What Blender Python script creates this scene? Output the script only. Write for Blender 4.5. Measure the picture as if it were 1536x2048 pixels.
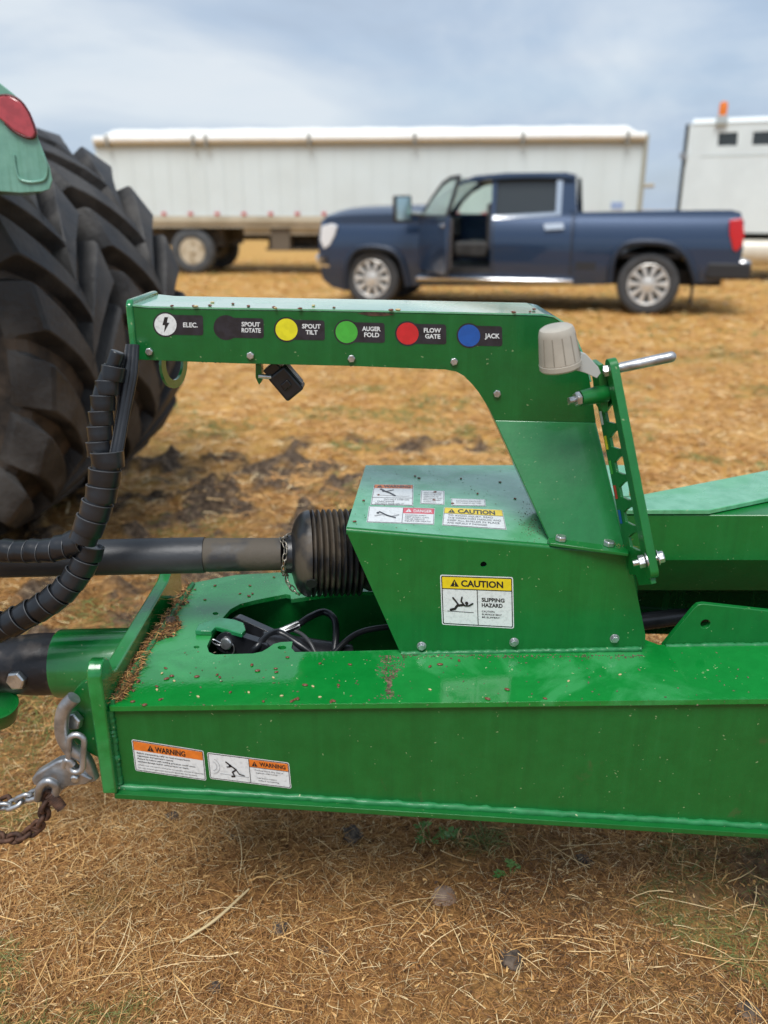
import bpy, bmesh, math, random
import numpy as np
from mathutils import Vector, Matrix, noise
from mathutils.geometry import tessellate_polygon
R = math.radians
random.seed(7)
for o in list(bpy.data.objects): bpy.data.objects.remove(o)
S = bpy.context.scene
COL = S.collection

# ------------------------------------------------------------------ camera
CAMH, PITCH, FPX = 1.42, R(20.06), 1654.0
cd = bpy.data.cameras.new("camera"); cam = bpy.data.objects.new("camera", cd); COL.objects.link(cam)
cam.location = (0, 0, CAMH); cam.rotation_euler = (math.pi/2 - PITCH, 0, 0)
cd.sensor_fit = 'HORIZONTAL'; cd.sensor_width = 36; cd.lens = 36*FPX/1536
cd.clip_start = .05; cd.clip_end = 5000
cd.dof.use_dof = True; cd.dof.focus_distance = 1.62; cd.dof.aperture_fstop = 3.0
S.camera = cam

# ------------------------------------------------------------------ sky and sun (thin bright overcast)
SUN_EL, SUN_AZ = R(61), R(198)        # azimuth measured from +Y clockwise
w = bpy.data.worlds.new("World"); S.world = w; w.use_nodes = True
nt = w.node_tree; nt.nodes.clear(); N = nt.nodes.new; LK = nt.links.new
wo = N('ShaderNodeOutputWorld'); bgs = N('ShaderNodeBackground'); bgc = N('ShaderNodeBackground'); mx = N('ShaderNodeMixShader')
sky = N('ShaderNodeTexSky'); sky.sky_type = 'NISHITA'; sky.sun_disc = False; sky.sun_elevation = SUN_EL; sky.sun_rotation = SUN_AZ
sky.altitude = 300; sky.dust_density = 1.2
bgs.inputs[1].default_value = .10; LK(sky.outputs[0], bgs.inputs[0])
tc = N('ShaderNodeTexCoord'); mp = N('ShaderNodeMapping'); mp.inputs['Scale'].default_value = (1.2, 1.2, 4.2)
mp.inputs['Rotation'].default_value = (0, R(14), 0)
LK(tc.outputs['Generated'], mp.inputs[0])
n1 = N('ShaderNodeTexNoise'); n1.inputs['Scale'].default_value = 1.5; n1.inputs['Detail'].default_value = 7; n1.inputs['Roughness'].default_value = .55; n1.inputs['Distortion'].default_value = .5
LK(mp.outputs[0], n1.inputs['Vector'])
n2 = N('ShaderNodeTexNoise'); n2.inputs['Scale'].default_value = 3.4; n2.inputs['Detail'].default_value = 5
mp2 = N('ShaderNodeMapping'); mp2.inputs['Scale'].default_value = (1, 1, 5); mp2.inputs['Location'].default_value = (3, 1, 2)
LK(tc.outputs['Generated'], mp2.inputs[0]); LK(mp2.outputs[0], n2.inputs['Vector'])
cr = N('ShaderNodeValToRGB')
e = cr.color_ramp.elements
e[0].position = .36; e[0].color = (.28, .345, .44, 1)
e[1].position = .66; e[1].color = (.55, .60, .65, 1)
x = e.new(.50); x.color = (.36, .44, .55, 1)
LK(n1.outputs[0], cr.inputs[0])
fr = N('ShaderNodeMapRange'); fr.inputs[1].default_value = .38; fr.inputs[2].default_value = .62; fr.inputs[3].default_value = .78; fr.inputs[4].default_value = 1.0
LK(n2.outputs[0], fr.inputs[0])
bgc.inputs[1].default_value = 1.0; LK(cr.outputs[0], bgc.inputs[0])
LK(fr.outputs[0], mx.inputs[0]); LK(bgs.outputs[0], mx.inputs[1]); LK(bgc.outputs[0], mx.inputs[2]); LK(mx.outputs[0], wo.inputs[0])
ld = bpy.data.lights.new("sun", 'SUN'); ld.energy = 2.5; ld.angle = R(30); ld.color = (1, .98, .95)
sun = bpy.data.objects.new("sun", ld); COL.objects.link(sun)
sd = Vector((math.sin(SUN_AZ)*math.cos(SUN_EL), math.cos(SUN_AZ)*math.cos(SUN_EL), math.sin(SUN_EL)))
sun.rotation_euler = sd.to_track_quat('Z', 'Y').to_euler(); sun.location = (0, 0, 30)
vs = S.view_settings; vs.view_transform = 'Standard'; vs.look = 'None'; vs.exposure = 0.45; vs.gamma = 1; vs.use_curve_mapping = False
S.cycles.max_bounces = 6

# ------------------------------------------------------------------ measuring helpers (photo pixel -> point on a real plane)
FW = Vector((0, math.cos(PITCH), -math.sin(PITCH))); UP = Vector((0, math.sin(PITCH), math.cos(PITCH))); CP = Vector((0, 0, CAMH))
def ray(px, py): return FW + Vector((1, 0, 0))*((px-768)/FPX) + UP*((1024-py)/FPX)
def on(px, py, p, n):
    d = ray(px, py); return CP + d*((Vector(p)-CP).dot(n)/d.dot(n))
def UY(px, py, Y): return on(px, py, (0, Y, 0), Vector((0, 1, 0)))
def UZ(px, py, z): return on(px, py, (0, 0, z), Vector((0, 0, 1)))
def V(*a): return Vector(a)

# ------------------------------------------------------------------ mesh builder
ORG = {}
class MB:
    def __init__(s): s.v = []; s.f = []; s.m = []
    def add(s, vs, fs, mi=0):
        b = len(s.v); s.v += [Vector(p) for p in vs]
        for f in fs: s.f.append([b+i for i in f]); s.m.append(mi)
        return s
    def prism(s, pts, ext, mi=0, holes=()):
        pts = [Vector(p) for p in pts]; ext = Vector(ext); loops = [pts] + [[Vector(p) for p in h] for h in holes]
        flat = [p for l in loops for p in l]; n = len(flat)
        tris = tessellate_polygon(loops)
        vs = flat + [p+ext for p in flat]; fs = []
        if len(loops) == 1 and len(pts) == 4: fs += [[0, 1, 2, 3], [7, 6, 5, 4]]
        else:
            for t in tris: fs.append(list(t)); fs.append([i+n for i in reversed(t)])
        o = 0
        for l in loops:
            k = len(l)
            for i in range(k): fs.append([o+i, o+(i+1) % k, n+o+(i+1) % k, n+o+i])
            o += k
        return s.add(vs, fs, mi)
    def flat(s, pts, mi=0, holes=()):
        loops = [[Vector(p) for p in pts]] + [[Vector(p) for p in h] for h in holes]
        return s.add([p for l in loops for p in l], [list(t) for t in tessellate_polygon(loops)], mi)
    def tube(s, path, rad, n=12, closed=False, cap=True, mi=0):
        P = [Vector(p) for p in path]; k = len(P)
        if not hasattr(rad, '__len__'): rad = [rad]*k
        T = []
        for i in range(k):
            a = P[(i-1) % k] if (closed or i > 0) else P[i]; b = P[(i+1) % k] if (closed or i < k-1) else P[i]
            T.append((b-a).normalized())
        u = T[0].orthogonal().normalized(); vs = []
        for i in range(k):
            u = (u - T[i]*u.dot(T[i])); u = u.normalized() if u.length > 1e-6 else T[i].orthogonal().normalized()
            q = T[i].cross(u)
            for j in range(n):
                a = 2*math.pi*j/n; vs.append(P[i] + (u*math.cos(a) + q*math.sin(a))*rad[i])
        fs = []
        for i in range(k if closed else k-1):
            i2 = (i+1) % k
            for j in range(n): fs.append([i*n+j, i*n+(j+1) % n, i2*n+(j+1) % n, i2*n+j])
        if cap and not closed: fs += [list(range(n))[::-1], [(k-1)*n+j for j in range(n)]]
        return s.add(vs, fs, mi)
    def lathe(s, o, ax, prof, n=32, mi=0, cap=True, squash=None):
        o = Vector(o); ax = Vector(ax).normalized(); u = ax.orthogonal().normalized()
        if abs(ax.z) < .9: u = (V(0, 0, 1) - ax*ax.z).normalized()
        q = ax.cross(u); vs = []
        for a, r in prof:
            for j in range(n):
                t = 2*math.pi*j/n; vs.append(o + ax*a + (u*math.cos(t)+q*math.sin(t))*max(r, 1e-5))
        fs = []; k = len(prof)
        for i in range(k-1):
            for j in range(n): fs.append([i*n+j, i*n+(j+1) % n, (i+1)*n+(j+1) % n, (i+1)*n+j])
        if cap: fs += [list(range(n))[::-1], [(k-1)*n+j for j in range(n)]]
        return s.add(vs, fs, mi)
    def box(s, c, d, M=None, mi=0):
        c = Vector(c); M = M or Matrix.Identity(3); vs = []
        for a in (-.5, .5):
            for b in (-.5, .5):
                for e_ in (-.5, .5): vs.append(c + M @ V(a*d[0], b*d[1], e_*d[2]))
        return s.add(vs, [[0, 1, 3, 2], [4, 6, 7, 5], [0, 4, 5, 1], [2, 3, 7, 6], [0, 2, 6, 4], [1, 5, 7, 3]], mi)
    def hexbolt(s, p, ax, r, h, washer=True, mi=0, rot=0.2):
        p = Vector(p); ax = Vector(ax).normalized(); u = ax.orthogonal().normalized(); q = ax.cross(u)
        if washer: s.lathe(p, ax, [(0, r*1.3), (r*.14, r*1.3), (r*.2, r*1.22)], 20, mi)
        b = r*.2 if washer else 0
        ring = lambda a, rr: [p + ax*a + (u*math.cos(rot+i*math.pi/3) + q*math.sin(rot+i*math.pi/3))*rr for i in range(6)]
        vs = ring(b, r) + ring(b+h*.82, r) + ring(b+h, r*.84)
        fs = [[i, (i+1) % 6, 6+(i+1) % 6, 6+i] for i in range(6)] + [[6+i, 6+(i+1) % 6, 12+(i+1) % 6, 12+i] for i in range(6)] + [[12+i for i in range(6)], [5-i for i in range(6)]]
        return s.add(vs, fs, mi)
    def warp(s, fn): s.v = [fn(p) for p in s.v]; return s
    def build(s, name, mats, parent=None, org=None, bevel=0, seg=2, smooth=35, label=None, sub=0):
        o0 = ORG[parent.name] if parent else Vector(org or (0, 0, 0))
        me = bpy.data.meshes.new(name); me.from_pydata([tuple(p-o0) for p in s.v], [], s.f)
        mats = mats if isinstance(mats, (list, tuple)) else [mats]
        for m in mats: me.materials.append(m)
        if len(mats) > 1: me.polygons.foreach_set('material_index', s.m)
        bm = bmesh.new(); bm.from_mesh(me); bmesh.ops.recalc_face_normals(bm, faces=bm.faces); bm.to_mesh(me); bm.free()
        me.validate()
        if smooth:
            me.polygons.foreach_set('use_smooth', [True]*len(me.polygons)); me.set_sharp_from_angle(angle=R(smooth))
        o = bpy.data.objects.new(name, me); COL.objects.link(o)
        if parent: o.parent = parent
        else: o.location = o0
        ORG[o.name] = o0
        if bevel:
            b = o.modifiers.new('bevel', 'BEVEL'); b.width = bevel; b.segments = seg; b.limit_method = 'ANGLE'; b.angle_limit = R(35)
            b.use_clamp_overlap = True; b.harden_normals = False
        if sub: o.modifiers.new('sub', 'SUBSURF').levels = sub; o.modifiers['sub'].render_levels = sub
        if label: o['label'] = label
        return o
def tag(o, label, cat, group=None, kind=None):
    o['label'] = label; o['category'] = cat
    if group: o['group'] = group
    if kind: o['kind'] = kind
    return o
def thing(name, loc, label, cat, group=None):
    o = bpy.data.objects.new(name, None); COL.objects.link(o); o.location = loc; o.empty_display_size = .1
    ORG[o.name] = Vector(loc); return tag(o, label, cat, group)
def arc(c, r, a0, a1, n=8):
    return [(c[0]+r*math.cos(R(a0+(a1-a0)*i/n)), c[1]+r*math.sin(R(a0+(a1-a0)*i/n))) for i in range(n+1)]
def smoothpath(P, n=8):
    P = [Vector(p) for p in P]; out = []
    Q = [P[0]*2-P[1]] + P + [P[-1]*2-P[-2]]
    for i in range(1, len(Q)-2):
        for j in range(n):
            t = j/n; a, b, c, d = Q[i-1:i+3]
            out.append(.5*((2*b)+(c-a)*t+(2*a-5*b+4*c-d)*t*t+(-a+3*b-3*c+d)*t**3))
    out.append(P[-1]); return out

# ------------------------------------------------------------------ materials
def mat(name, col, rough=.5, metal=0, coat=0, spec=.5, var=0, scale=20, bump=0, bscale=60, col2=None, trans=0, emis=None, cut=(.4, .6), detail=4, coatr=.08, ior=1.5, rvar=0):
    m = bpy.data.materials.new(name); m.use_nodes = True; t = m.node_tree; p = t.nodes['Principled BSDF']
    p.inputs['Base Color'].default_value = (*col, 1); p.inputs['Roughness'].default_value = rough; p.inputs['Metallic'].default_value = metal
    p.inputs['Coat Weight'].default_value = coat; p.inputs['Coat Roughness'].default_value = coatr; p.inputs['Specular IOR Level'].default_value = spec
    p.inputs['Transmission Weight'].default_value = trans; p.inputs['IOR'].default_value = ior
    tcn = t.nodes.new('ShaderNodeTexCoord')
    if col2 or var:
        if not col2: col2 = tuple(c*(1+var) for c in col); col1 = tuple(c*(1-var) for c in col)
        else: col1 = col
        nz = t.nodes.new('ShaderNodeTexNoise'); nz.inputs['Scale'].default_value = scale; nz.inputs['Detail'].default_value = detail
        t.links.new(tcn.outputs['Object'], nz.inputs['Vector'])
        mr = t.nodes.new('ShaderNodeMapRange'); mr.inputs[1].default_value = cut[0]; mr.inputs[2].default_value = cut[1]
        t.links.new(nz.outputs[0], mr.inputs[0])
        mi = t.nodes.new('ShaderNodeMix'); mi.data_type = 'RGBA'; mi.inputs['A'].default_value = (*col1, 1); mi.inputs['B'].default_value = (*col2, 1)
        t.links.new(mr.outputs[0], mi.inputs['Factor']); t.links.new(mi.outputs['Result'], p.inputs['Base Color'])
        if rvar:
            m2 = t.nodes.new('ShaderNodeMapRange'); m2.inputs[3].default_value = rough; m2.inputs[4].default_value = rough+rvar
            t.links.new(mr.outputs[0], m2.inputs[0]); t.links.new(m2.outputs[0], p.inputs['Roughness'])
    if bump:
        nb = t.nodes.new('ShaderNodeTexNoise'); nb.inputs['Scale'].default_value = bscale; nb.inputs['Detail'].default_value = 3
        t.links.new(tcn.outputs['Object'], nb.inputs['Vector'])
        bp = t.nodes.new('ShaderNodeBump'); bp.inputs['Strength'].default_value = bump; bp.inputs['Distance'].default_value = .004
        t.links.new(nb.outputs[0], bp.inputs['Height']); t.links.new(bp.outputs[0], p.inputs['Normal'])
    if emis: p.inputs['Emission Color'].default_value = (*emis[:3], 1); p.inputs['Emission Strength'].default_value = emis[3]
    return m

SKY_SHEEN = (.055, .34, .11)  # pale green mixed into the paint colour as patches of sky sheen
def green_paint(name, a=(.003, .135, .022), b=(.006, .19, .036), sky_sheen=.25, speck=.5, r0=.12, r1=.38, dscale=3.5, coat=.6, coatr=.1, seed=0):
    """wet, slightly dusty implement enamel: patchy sheen, sky sheen mixed into the colour, straw flecks and mud dots"""
    m = bpy.data.materials.new(name); m.use_nodes = True; t = m.node_tree; p = t.nodes['Principled BSDF']; n = t.nodes.new; l = t.links.new
    tcn = n('ShaderNodeTexCoord'); mpn = n('ShaderNodeMapping'); mpn.inputs['Location'].default_value = (seed*3.1, seed*1.7, seed); l(tcn.outputs['Object'], mpn.inputs[0]); O = mpn.outputs[0]
    def noise_(sc, det=4, rough=.5, dist=0):
        q = n('ShaderNodeTexNoise'); q.inputs['Scale'].default_value = sc; q.inputs['Detail'].default_value = det; q.inputs['Roughness'].default_value = rough; q.inputs['Distortion'].default_value = dist
        l(O, q.inputs['Vector']); return q.outputs[0]
    def rng(s, a0, a1, b0=0., b1=1.):
        q = n('ShaderNodeMapRange'); q.inputs[1].default_value = a0; q.inputs[2].default_value = a1; q.inputs[3].default_value = b0; q.inputs[4].default_value = b1; l(s, q.inputs[0]); return q.outputs[0]
    def mix(fac, A, B):
        q = n('ShaderNodeMix'); q.data_type = 'RGBA'
        if hasattr(fac, 'links'): l(fac, q.inputs['Factor'])
        else: q.inputs['Factor'].default_value = fac
        for k, c in (('A', A), ('B', B)):
            if hasattr(c, 'links'): l(c, q.inputs[k])
            else: q.inputs[k].default_value = (*c, 1)
        return q.outputs['Result']
    big = noise_(dscale, 5, .55, .6); fine = noise_(26, 5, .6)
    c = mix(rng(fine, .35, .65), a, b)
    sheen_mask = rng(big, .49, .56)
    q = n('ShaderNodeMath'); q.operation = 'MULTIPLY'; l(sheen_mask, q.inputs[0]); q.inputs[1].default_value = sky_sheen
    c = mix(q.outputs[0], c, SKY_SHEEN)
    # rain streaks running down upright faces
    sm_ = n('ShaderNodeMapping'); sm_.inputs['Scale'].default_value = (42, 42, 2.2); l(tcn.outputs['Object'], sm_.inputs[0])
    sq = n('ShaderNodeTexNoise'); sq.inputs['Scale'].default_value = 1; sq.inputs['Detail'].default_value = 6; sq.inputs['Roughness'].default_value = .65; l(sm_.outputs[0], sq.inputs['Vector'])
    gn = n('ShaderNodeNewGeometry'); sz = n('ShaderNodeSeparateXYZ'); l(gn.outputs['Normal'], sz.inputs[0]); ab = n('ShaderNodeMath'); ab.operation = 'ABSOLUTE'; l(sz.outputs['Z'], ab.inputs[0])
    up_ = rng(ab.outputs[0], .3, .7, 1, 0)
    for lo_, hi_, am_, cc_ in ((.50, .64, .24, (.0015, .075, .014)), (.44, .36, .13, (.02, .19, .05))):
        k_ = n('ShaderNodeMath'); k_.operation = 'MULTIPLY'; l(rng(sq.outputs[0], lo_, hi_, 0, am_), k_.inputs[0]); l(up_, k_.inputs[1]); c = mix(k_.outputs[0], c, cc_)
    # mud smears
    mud = noise_(9, 8, .7, .3); c = mix(rng(mud, .66, .74, 0, .55*min(1, speck*1.4)), c, (.09, .07, .04))
    # pale flecks, elongated
    vo = n('ShaderNodeTexVoronoi'); vo.inputs['Scale'].default_value = 95; vo.inputs['Randomness'].default_value = 1
    wv = n('ShaderNodeVectorMath'); wv.operation = 'ADD'; nz = n('ShaderNodeTexNoise'); nz.inputs['Scale'].default_value = 60; l(O, nz.inputs['Vector'])
    sc = n('ShaderNodeVectorMath'); sc.operation = 'SCALE'; l(nz.outputs['Color'], sc.inputs[0]); sc.inputs['Scale'].default_value = .02
    l(O, wv.inputs[0]); l(sc.outputs[0], wv.inputs[1]); l(wv.outputs[0], vo.inputs['Vector'])
    dot = rng(vo.outputs['Distance'], .10, .16, 1, 0); gate = rng(noise_(38, 2), .58, .60)
    q = n('ShaderNodeMath'); q.operation = 'MULTIPLY'; l(dot, q.inputs[0]); l(gate, q.inputs[1])
    q2 = n('ShaderNodeMath'); q2.operation = 'MULTIPLY'; l(q.outputs[0], q2.inputs[0]); q2.inputs[1].default_value = speck
    c = mix(q2.outputs[0], c, (.45, .5, .28))
    l(c, p.inputs['Base Color'])
    l(rng(big, .48, .56, r0, r1), p.inputs['Roughness'])
    p.inputs['Specular IOR Level'].default_value = .5; p.inputs['Coat Weight'].default_value = coat; p.inputs['Coat Roughness'].default_value = coatr; p.inputs['Coat IOR'].default_value = 1.5 if coat < .9 else 1.9
    bp = n('ShaderNodeBump'); bp.inputs['Strength'].default_value = .12; bp.inputs['Distance'].default_value = .002; l(noise_(120, 3), bp.inputs['Height'])
    bp2 = n('ShaderNodeBump'); bp2.inputs['Strength'].default_value = .25; bp2.inputs['Distance'].default_value = .003; l(noise_(14, 2), bp2.inputs['Height']); l(bp.outputs[0], bp2.inputs['Normal'])
    l(bp2.outputs[0], p.inputs['Normal'])
    return m
G_side = green_paint('green_side_shaded', a=(.003, .116, .019), b=(.005, .136, .024), sky_sheen=.0, speck=.5, coat=.2, r0=.34, r1=.38, seed=1)  # darker side green: shade on upright faces put into the base colour
G_top = green_paint('green_top_lit', a=(.004, .19, .028), b=(.006, .22, .034), sky_sheen=.55, speck=.9, r0=.06, r1=.38, dscale=4.2, seed=2)  # lighter deck green: light from above put into the base colour
G_guard = green_paint('green_guard', a=(.003, .132, .021), b=(.004, .152, .026), sky_sheen=.0, speck=.45, coat=.2, r0=.32, r1=.36, seed=3)
G_gtop = green_paint('green_guard_top_sheen', a=(.07, .34, .15), b=(.15, .45, .25), sky_sheen=.35, speck=.4, r0=.2, r1=.4, coat=.8, coatr=.16, seed=4)  # pale green paints the sky sheen on the guard top and deck plate
G_arm = green_paint('green_arm', a=(.002, .100, .018), b=(.003, .118, .022), sky_sheen=.0, speck=.35, coat=.2, r0=.30, r1=.34, seed=5)
G_dark = green_paint('green_dark', a=(.001, .035, .008), b=(.002, .05, .011), sky_sheen=.05, speck=.4, r0=.2, r1=.4, seed=6)  # on the beam webs, the shade underneath is put into this near-black green
M_tyre = mat('worn_tyre_rubber', (.024, .023, .023), .52, col2=(.066, .062, .058), scale=6, bump=.8, bscale=45, cut=(.42, .62), detail=8, rvar=.15)
M_tyre2 = mat('road_tyre_rubber', (.045, .047, .05), .75, var=.15, scale=8)
M_black = mat('black_rubber', (.008, .009, .011), .30, col2=(.018, .020, .024), scale=9, bump=.12, bscale=40)
M_blackshaft = mat('shaft_tube_plastic', (.022, .024, .028), .45, col2=(.04, .043, .048), scale=4, bump=.15, bscale=90, detail=8)
M_muddy = mat('muddy_plastic', (.035, .035, .037), .45, col2=(.085, .07, .052), scale=14, bump=.4, bscale=50, cut=(.46, .58), detail=8, rvar=.3)
M_bellows = mat('bellows_plastic', (.016, .017, .019), .30, col2=(.075, .058, .040), scale=9, bump=.15, bscale=60, cut=(.55, .64), detail=8, rvar=.35)
M_wraprim = mat('wrap_edge', (.07, .073, .078), .5)
M_zinc = mat('zinc', (.55, .56, .56), .32, metal=.9, var=.18, scale=60, bump=.15, bscale=150)
M_galv = mat('galvanised', (.42, .43, .44), .42, metal=.85, var=.25, scale=30, bump=.2, bscale=90)
M_rust = mat('rusty_steel', (.05, .026, .018), .75, col2=(.13, .065, .04), scale=50, bump=.4, bscale=120, metal=.3)
M_beige = mat('beige_plastic', (.40, .37, .31), .45, var=.08, scale=20)
M_decal = mat('decal_white', (.66, .68, .68), .35, var=.09, scale=160, coat=.2, cut=(.35, .5))
M_ink = mat('decal_black', (.014, .014, .018), .35, var=.3, scale=120, coat=.2)
M_inkbody = mat('decal_charcoal', (.018, .018, .026), .32, var=.25, scale=60, coat=.3)
M_yel = mat('decal_yellow', (.78, .58, .015), .35, var=.06, scale=80, coat=.2)
M_yel2 = mat('label_yellow', (.72, .66, .02), .35, var=.06, scale=80, coat=.2)
M_org = mat('decal_orange', (.72, .19, .025), .35, var=.08, scale=80, coat=.2)
M_red = mat('label_red', (.55, .02, .025), .35, var=.06, scale=80, coat=.2)
M_pink = mat('decal_faded_red', (.60, .10, .13), .4, var=.1, scale=80)
M_lgrn = mat('label_green', (.06, .40, .045), .35, var=.06, scale=80, coat=.2)
M_blu = mat('label_blue', (.01, .085, .36), .35, var=.06, scale=80, coat=.2)
M_seed = mat('brown_seed', (.15, .045, .020), .45, var=.5, scale=30, coat=.3)
M_seed2 = mat('pale_seed', (.50, .40, .20), .5, var=.3, scale=30)
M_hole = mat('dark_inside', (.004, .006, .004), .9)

# ------------------------------------------------------------------ value noise for scattering and terrain
def vnoise(x, y, sc, seed=0):
    x = np.asarray(x, float)*sc+seed*17.3; y = np.asarray(y, float)*sc-seed*9.1
    xi = np.floor(x).astype(np.int64); yi = np.floor(y).astype(np.int64); fx = x-xi; fy = y-yi
    fx = fx*fx*(3-2*fx); fy = fy*fy*(3-2*fy)
    def h(a, b):
        k = (a*374761393 + b*668265263 + seed*1442695) & 0xffffffff
        k = ((k ^ (k >> 13))*1274126177) & 0xffffffff
        return ((k ^ (k >> 16)) & 0xffff)/65535.
    return (h(xi, yi)*(1-fx)+h(xi+1, yi)*fx)*(1-fy)+(h(xi, yi+1)*(1-fx)+h(xi+1, yi+1)*fx)*fy
def fbm(x, y, sc, seed=0, o=4):
    s = 0; a = .5
    for i in range(o): s = s+a*vnoise(x, y, sc*2**i, seed+i); a *= .5
    return s/(1-.5**o)
def mudmask(x, y):
    g = np.exp(-(((x+.7)/1.15)**2)-(((y-4.3)/.75)**2))*1.15 + np.exp(-(((x+1.7)/.9)**2)-(((y-2.9)/.8)**2))*1.1 + .75*np.exp(-(((x-.7)/.9)**2)-(((y-4.9)/.35)**2))
    g = g + .55*np.exp(-(((x-.05)/.8)**2)-(((y-3.3)/.6)**2))+.32*np.exp(-(((x-.9)/.5)**2)-(((y-1.4)/.25)**2))
    return np.clip((g*.66 + (fbm(x, y, 5.2, 3, 5)-.5)*2.8 - .36)*2.4, 0, 1)*np.clip(g*3, 0, 1)
def gheight(x, y):
    near = np.clip(1-np.hypot(x, y-2)/30, 0, 1)
    m = mudmask(x, y)
    return (fbm(x, y, 1.1, 5)-.5)*.05*near + (fbm(x, y, 9, 8)-.5)*.022*near + m*(np.maximum(fbm(x, y, 9, 12, 4)-.45, 0)*.26-.010)

def build_ground():
    def axis(lo, hi, step, far, grow):
        a = list(np.arange(lo, hi, step)); s = step; p = a[-1]; up = []
        while p < far: s *= grow; p += s; up.append(p)
        s = step; p = a[0]; dn = []
        while p > -far: s *= grow; p -= s; dn.append(p)
        return np.array(dn[::-1]+a+up)
    X = axis(-2.4, 2.2, .022, 2500, 1.08); Y = axis(1.0, 5.6, .022, 2500, 1.08); Y = Y[Y > -60]
    gx, gy = np.meshgrid(X, Y); z = gheight(gx, gy)
    co = np.stack([gx, gy, z], -1).reshape(-1, 3); nx, ny = len(X), len(Y)
    i = np.arange((ny-1)*(nx-1)); r = i//(nx-1); c = i % (nx-1); a = r*nx+c
    q = np.stack([a, a+1, a+nx+1, a+nx], -1)
    me = bpy.data.meshes.new('ground'); me.vertices.add(len(co)); me.vertices.foreach_set('co', co.ravel())
    me.loops.add(len(q)*4); me.loops.foreach_set('vertex_index', q.ravel()); me.polygons.add(len(q))
    me.polygons.foreach_set('loop_start', np.arange(len(q))*4); me.update(calc_edges=True); me.validate()
    me.polygons.foreach_set('use_smooth', [True]*len(q))
    at = me.attributes.new('mud', 'FLOAT', 'POINT'); at.data.foreach_set('value', mudmask(gx, gy).ravel().astype(np.float32))
    o = bpy.data.objects.new('ground', me); COL.objects.link(o)
    m = bpy.data.materials.new('stubble_ground'); m.use_nodes = True; t = m.node_tree; p = t.nodes['Principled BSDF']; n = t.nodes.new; l = t.links.new
    geo = n('ShaderNodeNewGeometry')
    def nz(sc, det=5, st=(1, 1, 1), rough=.6):
        mpn = n('ShaderNodeMapping'); mpn.inputs['Scale'].default_value = st; l(geo.outputs['Position'], mpn.inputs[0])
        q = n('ShaderNodeTexNoise'); q.inputs['Scale'].default_value = sc; q.inputs['Detail'].default_value = det; q.inputs['Roughness'].default_value = rough; l(mpn.outputs[0], q.inputs['Vector']); return q.outputs[0]
    def ramp(s, st):
        q = n('ShaderNodeValToRGB'); el = q.color_ramp.elements
        el[0].position, el[0].color = st[0][0], (*st[0][1], 1); el[1].position, el[1].color = st[-1][0], (*st[-1][1], 1)
        for a_, b_ in st[1:-1]: y = el.new(a_); y.color = (*b_, 1)
        l(s, q.inputs[0]); return q.outputs[0]
    def mix(f_, A, B):
        q = n('ShaderNodeMix'); q.data_type = 'RGBA'
        l(f_, q.inputs['Factor'])
        for k, cc in (('A', A), ('B', B)):
            if hasattr(cc, 'links'): l(cc, q.inputs[k])
            else: q.inputs[k].default_value = (*cc, 1)
        return q.outputs['Result']
    def rng(s, a0, a1, b0=0., b1=1.):
        q = n('ShaderNodeMapRange'); q.inputs[1].default_value = a0; q.inputs[2].default_value = a1; q.inputs[3].default_value = b0; q.inputs[4].default_value = b1; l(s, q.inputs[0]); return q.outputs[0]
    near = ramp(nz(55, 6, (1, 1, 1), .75), [(.30, (.045, .022, .010)), (.46, (.19, .088, .030)), (.6, (.42, .21, .070)), (.75, (.58, .35, .13))])
    far = ramp(nz(7, 8, (1, 1, 1), .75), [(.3, (.28, .14, .035)), (.5, (.52, .28, .075)), (.7, (.66, .41, .13))])
    sep = n('ShaderNodeSeparateXYZ'); l(geo.outputs['Position'], sep.inputs[0])
    c = mix(rng(sep.outputs['Y'], 2.2, 4.5), near, far)
    # mown swath rows running across, thin green regrowth
    c = mix(rng(nz(1.3, 3, (.35, 1.6, 1)), .5, .72, 0, .45), c, (.60, .41, .15))
    c = mix(rng(nz(2.6, 5), .57, .7, 0, .5), c, (.24, .22, .07))
    c = mix(rng(nz(.45, 4, (.5, 1.5, 1)), .52, .68, 0, .35), c, (.28, .25, .07))
    att = n('ShaderNodeAttribute'); att.attribute_name = 'mud'
    mud = ramp(nz(38, 6), [(.3, (.035, .025, .018)), (.5, (.10, .068, .045)), (.68, (.24, .17, .11))])
    c = mix(att.outputs['Fac'], c, mud)
    l(c, p.inputs['Base Color']); p.inputs['Roughness'].default_value = .9; p.inputs['Specular IOR Level'].default_value = .2
    bp = n('ShaderNodeBump'); bp.inputs['Strength'].default_value = .7; bp.inputs['Distance'].default_value = .012; l(nz(90, 5), bp.inputs['Height']); l(bp.outputs[0], p.inputs['Normal'])
    me.materials.append(m); o['kind'] = 'structure'; return o
build_ground()

def straw_mat(name, stops):
    m = bpy.data.materials.new(name); m.use_nodes = True; t = m.node_tree; p = t.nodes['Principled BSDF']
    a = t.nodes.new('ShaderNodeAttribute'); a.attribute_name = 'tint'; q = t.nodes.new('ShaderNodeValToRGB'); el = q.color_ramp.elements
    el[0].position, el[0].color = stops[0][0], (*stops[0][1], 1); el[1].position, el[1].color = stops[-1][0], (*stops[-1][1], 1)
    for s_, c in stops[1:-1]: y = el.new(s_); y.color = (*c, 1)
    t.links.new(a.outputs['Fac'], q.inputs[0]); t.links.new(q.outputs[0], p.inputs['Base Color'])
    p.inputs['Roughness'].default_value = .6; p.inputs['Specular IOR Level'].default_value = .35
    return m
M_straw = straw_mat('dry_straw', [(0, (.06, .028, .012)), (.22, (.27, .12, .038)), (.45, (.50, .255, .082)), (.7, (.70, .43, .165)), (.86, (.80, .63, .36)), (.90, (.20, .21, .06)), (1, (.08, .15, .035))])
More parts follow.
